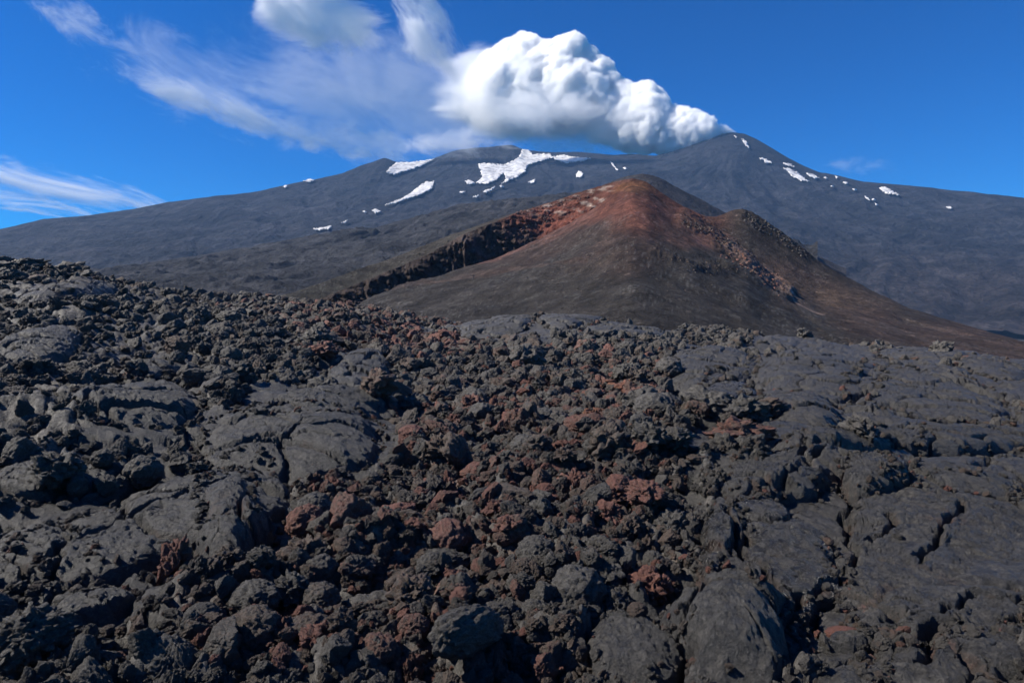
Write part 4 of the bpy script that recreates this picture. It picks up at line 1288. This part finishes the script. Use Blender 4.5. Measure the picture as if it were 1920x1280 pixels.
# ================================================================== HIKER
def mat_simple(name, col, rough=0.8):
    N = NT(name)
    pos = N.n('ShaderNodeTexCoord').outputs['Object']
    n1 = N.noise(pos, 12, 3, 0.6)
    c = N.mix(N.ramp(n1, 0.3, 0.7), tuple(q * 0.8 for q in col), tuple(q * 1.15 for q in col))
    N.bsdf(c, rough, None, 0.3)
    return N.m
def hiker(u, v, label):
    a, t = dir_of(u, v)
    dv = Vector((math.sin(a), math.cos(a), float(t))).normalized()
    h = bvh_cone.ray_cast(Vector((0, 0, CAMZ)), dv)
    if h[0] is None: return
    root = link(bpy.data.objects.new('person', None))
    root.location = h[0]
    root.rotation_euler = (0, 0, -a + 1.2)
    tag(root, label, 'person')
    # body: one skinned figure, mid stride
    J = [(0, 0, .95, .13, .10), (0, .01, 1.15, .13, .10), (0, 0, 1.38, .16, .10), (0, .01, 1.50, .055, .055), (0, .02, 1.60, .085, .10), (0, .02, 1.72, .08, .09),
         (.10, .0, .90, .09, .09), (.11, .16, .50, .065, .065), (.11, .10, .10, .045, .045), (.11, .24, .03, .04, .03),
         (-.10, .0, .90, .09, .09), (-.11, -.06, .50, .065, .065), (-.11, -.24, .12, .045, .045), (-.11, -.10, .03, .04, .03),
         (.20, .0, 1.40, .055, .055), (.28, .05, 1.14, .042, .042), (.30, .26, 1.05, .035, .035),
         (-.20, .0, 1.40, .055, .055), (-.28, -.02, 1.14, .042, .042), (-.30, .20, 1.05, .035, .035)]
    E = [(0, 1), (1, 2), (2, 3), (3, 4), (4, 5), (0, 6), (6, 7), (7, 8), (8, 9), (0, 10), (10, 11), (11, 12), (12, 13), (2, 14), (14, 15), (15, 16), (2, 17), (17, 18), (18, 19)]
    me = bpy.data.meshes.new('body')
    me.from_pydata([j[:3] for j in J], E, [])
    b = link(bpy.data.objects.new('body', me), root)
    md = b.modifiers.new('skin', 'SKIN')
    sv = me.skin_vertices[0].data
    for k, j in enumerate(J): sv[k].radius = (j[3], j[4])
    sv[0].use_root = True
    ss = b.modifiers.new('sub', 'SUBSURF'); ss.levels = 1; ss.render_levels = 1
    me.materials.append(mat_simple('dark_clothes', (0.03, 0.032, 0.04)))
    def part(name, build, m):
        bm = bmesh.new(); build(bm)
        q = bpy.data.meshes.new(name); bm.to_mesh(q); bm.free(); q.materials.append(m)
        return link(bpy.data.objects.new(name, q), root)
    def bp(bm):
        bmesh.ops.create_cube(bm, size=1, matrix=Matrix.Translation((0, -.20, 1.22)) @ Matrix.Diagonal((.32, .2, .5, 1)))
        bmesh.ops.bevel(bm, geom=bm.edges[:], offset=.06, segments=2)
    part('backpack', bp, mat_simple('pack_cloth', (0.05, 0.05, 0.07)))
    for s in (1, -1):
        def pole(bm, s=s):
            bmesh.ops.create_cone(bm, segments=6, radius1=.012, radius2=.016, depth=1.25, matrix=Matrix.Translation((.31 * s, .38, .58)) @ Matrix.Rotation(-0.25, 4, 'X'))
        part('walking_pole', pole, mat_simple('pole_metal', (0.2, 0.2, 0.2), 0.4))
hiker(888, 524, 'tiny lone hiker with a backpack on the pale track across the cone')

# ================================================================== SMOKE AND CLOUDS
def gn_smoke(name, label, cat, puffs, voxel, band, dens, noise_scale, colr, disp=(0, 1), thresh=0.04, er=(0.0, 0.0)):
    """puffs: (x, y, z, r) -> union of balls, roughened, filled as a soft edged fog volume"""
    P = np.array(puffs, float)
    me = bpy.data.meshes.new(name)
    me.vertices.add(len(P)); me.vertices.foreach_set('co', P[:, :3].astype(np.float32).ravel())
    fattr(me, 'rad', P[:, 3])
    src_o = bpy.data.objects.new(name + '_heads', me)        # never linked: only the node tree reads it
    o = link(bpy.data.objects.new(name, bpy.data.volumes.new(name)))
    ng = bpy.data.node_groups.new(name, 'GeometryNodeTree')
    ng.interface.new_socket('Geometry', in_out='INPUT', socket_type='NodeSocketGeometry')
    ng.interface.new_socket('Geometry', in_out='OUTPUT', socket_type='NodeSocketGeometry')
    N, L = ng.nodes, ng.links
    gi, go = N.new('GeometryNodeObjectInfo'), N.new('NodeGroupOutput')
    gi.inputs['Object'].default_value = src_o
    mp = N.new('GeometryNodeMeshToPoints')
    na = N.new('GeometryNodeInputNamedAttribute'); na.data_type = 'FLOAT'; na.inputs['Name'].default_value = 'rad'
    L.new(na.outputs['Attribute'], mp.inputs['Radius'])
    L.new(gi.outputs['Geometry'], mp.inputs['Mesh'])
    pv = N.new('GeometryNodePointsToVolume'); pv.resolution_mode = 'VOXEL_SIZE'
    pv.inputs['Voxel Size'].default_value = voxel
    L.new(mp.outputs[0], pv.inputs['Points']); L.new(na.outputs['Attribute'], pv.inputs['Radius'])
    vm_ = N.new('GeometryNodeVolumeToMesh'); vm_.resolution_mode = 'VOXEL_SIZE'; vm_.inputs['Voxel Size'].default_value = voxel
    L.new(pv.outputs[0], vm_.inputs['Volume'])
    cur = vm_.outputs[0]
    for (amp, size) in disp:
        sp_ = N.new('GeometryNodeSetPosition')
        nt = N.new('ShaderNodeTexNoise'); nt.inputs['Scale'].default_value = 1.0 / size; nt.inputs['Detail'].default_value = 3; nt.noise_type = 'FBM'
        po = N.new('GeometryNodeInputPosition')
        L.new(po.outputs[0], nt.inputs['Vector'])
        sb = N.new('ShaderNodeVectorMath'); sb.operation = 'SUBTRACT'; L.new(nt.outputs['Color'], sb.inputs[0]); sb.inputs[1].default_value = (0.5, 0.5, 0.5)
        sc2 = N.new('ShaderNodeVectorMath'); sc2.operation = 'SCALE'; L.new(sb.outputs[0], sc2.inputs[0]); sc2.inputs['Scale'].default_value = amp * 2
        L.new(cur, sp_.inputs['Geometry']); L.new(sc2.outputs[0], sp_.inputs['Offset'])
        cur = sp_.outputs[0]
    mv = N.new('GeometryNodeMeshToVolume'); mv.resolution_mode = 'VOXEL_SIZE'
    mv.inputs['Voxel Size'].default_value = voxel
    mv.inputs['Interior Band Width'].default_value = band
    mv.inputs['Density'].default_value = 1.0
    L.new(cur, mv.inputs['Mesh'])
    sm = N.new('GeometryNodeSetMaterial')
    NN = NT(name + '_material')
    pvn = NN.n('ShaderNodeVolumePrincipled')
    pvn.inputs['Color'].default_value = (*colr, 1)
    pvn.inputs['Density Attribute'].default_value = ''
    pvn.inputs['Anisotropy'].default_value = 0.0
    vi = NN.n('ShaderNodeAttribute', attribute_type='GEOMETRY', attribute_name='density')
    dn = vi.outputs['Fac']
    if er[1] > 0:
        tcn = NN.n('ShaderNodeTexCoord').outputs['Object']
        nn_ = NN.noise(tcn, noise_scale, 4, 0.6)
        dn = NN.math('SUBTRACT', dn, NN.ramp(nn_, 0.35, 0.65, er[1], er[0]))
        dn = NN.math('MAXIMUM', dn, 0.0)
    sx_ = NN.n('ShaderNodeSeparateXYZ'); NN.l(NN.n('ShaderNodeTexCoord').outputs['Object'], sx_.inputs[0])
    dn = NN.math('MULTIPLY', dn, NN.ramp(sx_.outputs[0], -480, 480, 0.035, 1.0))     # thins out as it drifts left
    lowf = NN.math('MAXIMUM', NN.ramp(sx_.outputs[2], 1300, 1760, 0.02, 1.0), NN.ramp(sx_.outputs[0], 500, 1050))
    dn = NN.math('MULTIPLY', dn, lowf)                                               # and frays along its underside
    NN.l(NN.math('MULTIPLY', dn, dens), pvn.inputs['Density'])
    NN.l(pvn.outputs[0], NN.out.inputs['Volume'])
    sm.inputs['Material'].default_value = NN.m
    o.data.materials.append(NN.m)
    L.new(mv.outputs[0], sm.inputs['Geometry'])
    L.new(sm.outputs[0], go.inputs[0])
    md = o.modifiers.new('smoke', 'NODES'); md.node_group = ng
    tag(o, label, cat)
    return o

PD = 4950.0
PXM = PD / FPX * 1.0
def puff(u, v, rpx, depth=0.0):
    depth += max(0, 1330 - u) * 1.7           # it drifts away from us as it goes
    p = at(u, v, PD + depth)
    k = math.hypot(1, (u - 960) / FPX)
    return (p.x, p.y, p.z, rpx * (PD + max(0, 1330 - u) * 1.7) / FPX / k)
TOP = [(1378, 247), (1350, 232), (1330, 217), (1290, 200), (1255, 196), (1232, 168), (1215, 150), (1185, 152), (1150, 142), (1125, 105), (1100, 85), (1070, 58), (1040, 70), (1010, 75), (985, 55), (945, 78), (905, 100), (875, 140)]
BOT = [(1380, 252), (1345, 262), (1320, 275), (1290, 287), (1250, 292), (1200, 290), (1170, 285), (1130, 272), (1080, 266), (1030, 268), (980, 272), (920, 268), (880, 250), (860, 210)]
tu = [p[0] for p in TOP][::-1]; tv = [p[1] for p in TOP][::-1]; bu = [p[0] for p in BOT][::-1]; bv_ = [p[1] for p in BOT][::-1]
puffs = []
rs = random.Random(3)
uu = 1376.0
while uu > 885:
    t = float(np.interp(uu, tu, tv)); b = float(np.interp(uu, bu, bv_))
    th = max(5, b - t); h2 = th / 2
    if th < 22:
        puffs.append(puff(uu, (t + b) / 2, h2, 0))
    else:
        puffs.append(puff(uu, (t + b) / 2, h2 * 0.66, 0))          # the dense core
        for k in range(24):                                       # cauliflower heads all round it
            ph = rs.uniform(0, 2 * math.pi)
            r = min(h2 * rs.choice((0.09, 0.13, 0.18, 0.26, 0.34)), 26)
            q = h2 - r * rs.uniform(0.9, 1.3)
            puffs.append(puff(uu + rs.uniform(-6, 6), (t + b) / 2 - q * math.sin(ph), r, q * PXM * math.cos(ph)))
    uu -= max(2.5, th * 0.05)
gn_smoke('smoke_plume', 'thick white plume of steam and smoke billowing left from the summit crater', 'smoke plume', puffs, 6.5, 14.0, 0.085, 0.02, (1, 1, 1), disp=((30, 130), (20, 40), (9, 16)), er=(0.0, 0.0))

def ellipsoid_cloud(label, u, v, a, b, rot, depth, dens, fs, thr, D=4700, stretch=(1, 1, 1), grain=0.74, name='cloud', cat='cloud', fall=1.0, step=1.0, seed=0.0):
    """a wisp: an ellipsoid whose density is stretched noise fading to its rim. a, b in photograph pixels, depth in metres"""
    me = mesh_np(name, ICO4[0], ICO4[1])
    o = link(bpy.data.objects.new(name, me))
    o.location = at(u, v, D)
    az = float(dir_of(u, v)[0])
    m = Matrix.Rotation(-az, 4, 'Z') @ Matrix.Rotation(-R(rot) * -1, 4, 'Y').inverted()
    o.rotation_euler = m.to_euler()
    sc1 = D / FPX
    depth *= 0.6; dens /= 0.6
    o.scale = (a * sc1, depth, b * sc1)
    N = NT(name + '_material')
    tc = N.n('ShaderNodeTexCoord').outputs['Object']
    ln = N.n('ShaderNodeVectorMath', operation='LENGTH'); N.l(tc, ln.inputs[0])
    f = N.ramp(ln.outputs['Value'], 0.15, 0.98, 1.0, 0.0)
    if fall != 1.0: f = N.math('POWER', f, fall)
    mp = N.n('ShaderNodeMapping'); N.l(tc, mp.inputs['Vector'])
    mp.inputs['Location'].default_value = (seed, seed * 1.7, seed * 0.6)
    asp = a / b
    mp.inputs['Scale'].default_value = (stretch[0] * asp * 0.5, stretch[1] * 0.5, stretch[2] * 1.0)
    nz_ = N.noise(mp.outputs[0], fs, 7, grain, 0.45)
    er_ = N.math('MULTIPLY', N.math('SUBTRACT', 1.0, f), 0.30)
    q = N.ramp(N.math('SUBTRACT', nz_, er_), thr, thr + 0.20, 0, 1)
    dn = N.math('MULTIPLY', N.math('MULTIPLY', q, N.ramp(f, 0.0, 0.25)), dens)
    p = N.n('ShaderNodeVolumePrincipled')
    p.inputs['Color'].default_value = (1, 1, 1, 1)
    N.l(dn, p.inputs['Density'])
    N.l(p.outputs[0], N.out.inputs['Volume'])
    me.materials.append(N.m)
    N.m.cycles.volume_step_rate = step
    tag(o, label, cat, 'wisps of cloud and drifting steam')
    return o
EC = ellipsoid_cloud
VEIL = dict(step=0.13)
BACK = dict(step=0.13, D=6300)
EC('bright white cloud puff at the top edge, left of the smoke plume', 590, 15, 190, 105, -12, 260, 0.0165, 1.3, 0.34, seed=1.3, step=0.13, D=5300)
EC('slanting white cloud puff at the top edge beside the plume', 800, 60, 180, 95, -58, 220, 0.0165, 1.5, 0.36, seed=4.1, stretch=(.7, 1, 1), step=0.13, D=5300)
EC('pale veil of drifting steam between the top puffs and the mountain', 720, 185, 420, 180, -14, 300, 0.0026, 2.1, 0.31, seed=7.7, **BACK)
EC('soft grey steam hanging below the thick plume', 1010, 205, 250, 84, -6, 260, 0.0075, 1.5, 0.34, seed=2.9, **VEIL)
EC('white body of steam where the thick plume dissolves leftward', 915, 160, 150, 125, 0, 240, 0.011, 1.2, 0.28, seed=12.9, step=0.13, D=5700)
EC('low veil of steam drifting over the left shoulder of the ridge', 620, 255, 300, 62, -9, 200, 0.0030, 1.7, 0.32, seed=21.4, **BACK)
EC('thin mist filling the gap between the plume and the ridge', 1110, 272, 210, 34, -2, 200, 0.0045, 1.5, 0.28, seed=14.2, step=0.13, D=5600)
EC('thin steam over the middle of the summit ridge', 845, 268, 170, 44, 0, 160, 0.0060, 1.8, 0.32, seed=5.5, **VEIL)
EC('long bright wisp sloping down to the ridge, upper left', 430, 212, 400, 58, -17, 160, 0.0120, 1.5, 0.40, seed=3.3, stretch=(.7, 1, 1), **BACK)
EC('feathery veil above the long sloping wisp', 330, 140, 340, 120, -22, 200, 0.0032, 2.0, 0.38, seed=6.1, **BACK)
EC('faint streak in the upper left corner', 130, 30, 130, 60, -35, 160, 0.0060, 1.6, 0.38, seed=8.8, **BACK)
EC('lower end of the long wisp touching the ridge', 640, 280, 190, 32, -10, 120, 0.0070, 1.6, 0.36, seed=9.2, **BACK)
EC('upper streak of cloud low at the left edge', 110, 345, 310, 52, -11, 200, 0.0150, 1.4, 0.40, seed=1.9, stretch=(.4, 1, 1), **BACK)
EC('lower streak of cloud low at the left edge', 60, 385, 280, 32, -8, 200, 0.0150, 1.4, 0.40, seed=2.2, stretch=(.4, 1, 1), **BACK)
EC('faint small cloud in the blue above the right ridge', 1610, 312, 100, 32, -5, 120, 0.0020, 1.6, 0.38, seed=3.8, **VEIL)

# ================================================================== HAZE
hb = bpy.data.meshes.new('haze')
bm = bmesh.new(); bmesh.ops.create_cube(bm, size=1); bm.to_mesh(hb); bm.free()
N = NT('haze_material')
p = N.n('ShaderNodeVolumePrincipled')
p.inputs['Color'].default_value = (0.28, 0.55, 1.0, 1)
p.inputs['Density'].default_value = 3.9e-5
N.l(p.outputs[0], N.out.inputs['Volume'])
hb.materials.append(N.m)
hz = link(bpy.data.objects.new('haze', hb))
TOPZ = max(c[2] for c in volcano.bound_box) + 20
hz.scale = (14400, 14400, TOPZ + 125)
hz.location = (0, 0, (TOPZ - 125) / 2)
tag(hz, kind='stuff')
print('all', round(time.time() - T0, 1))
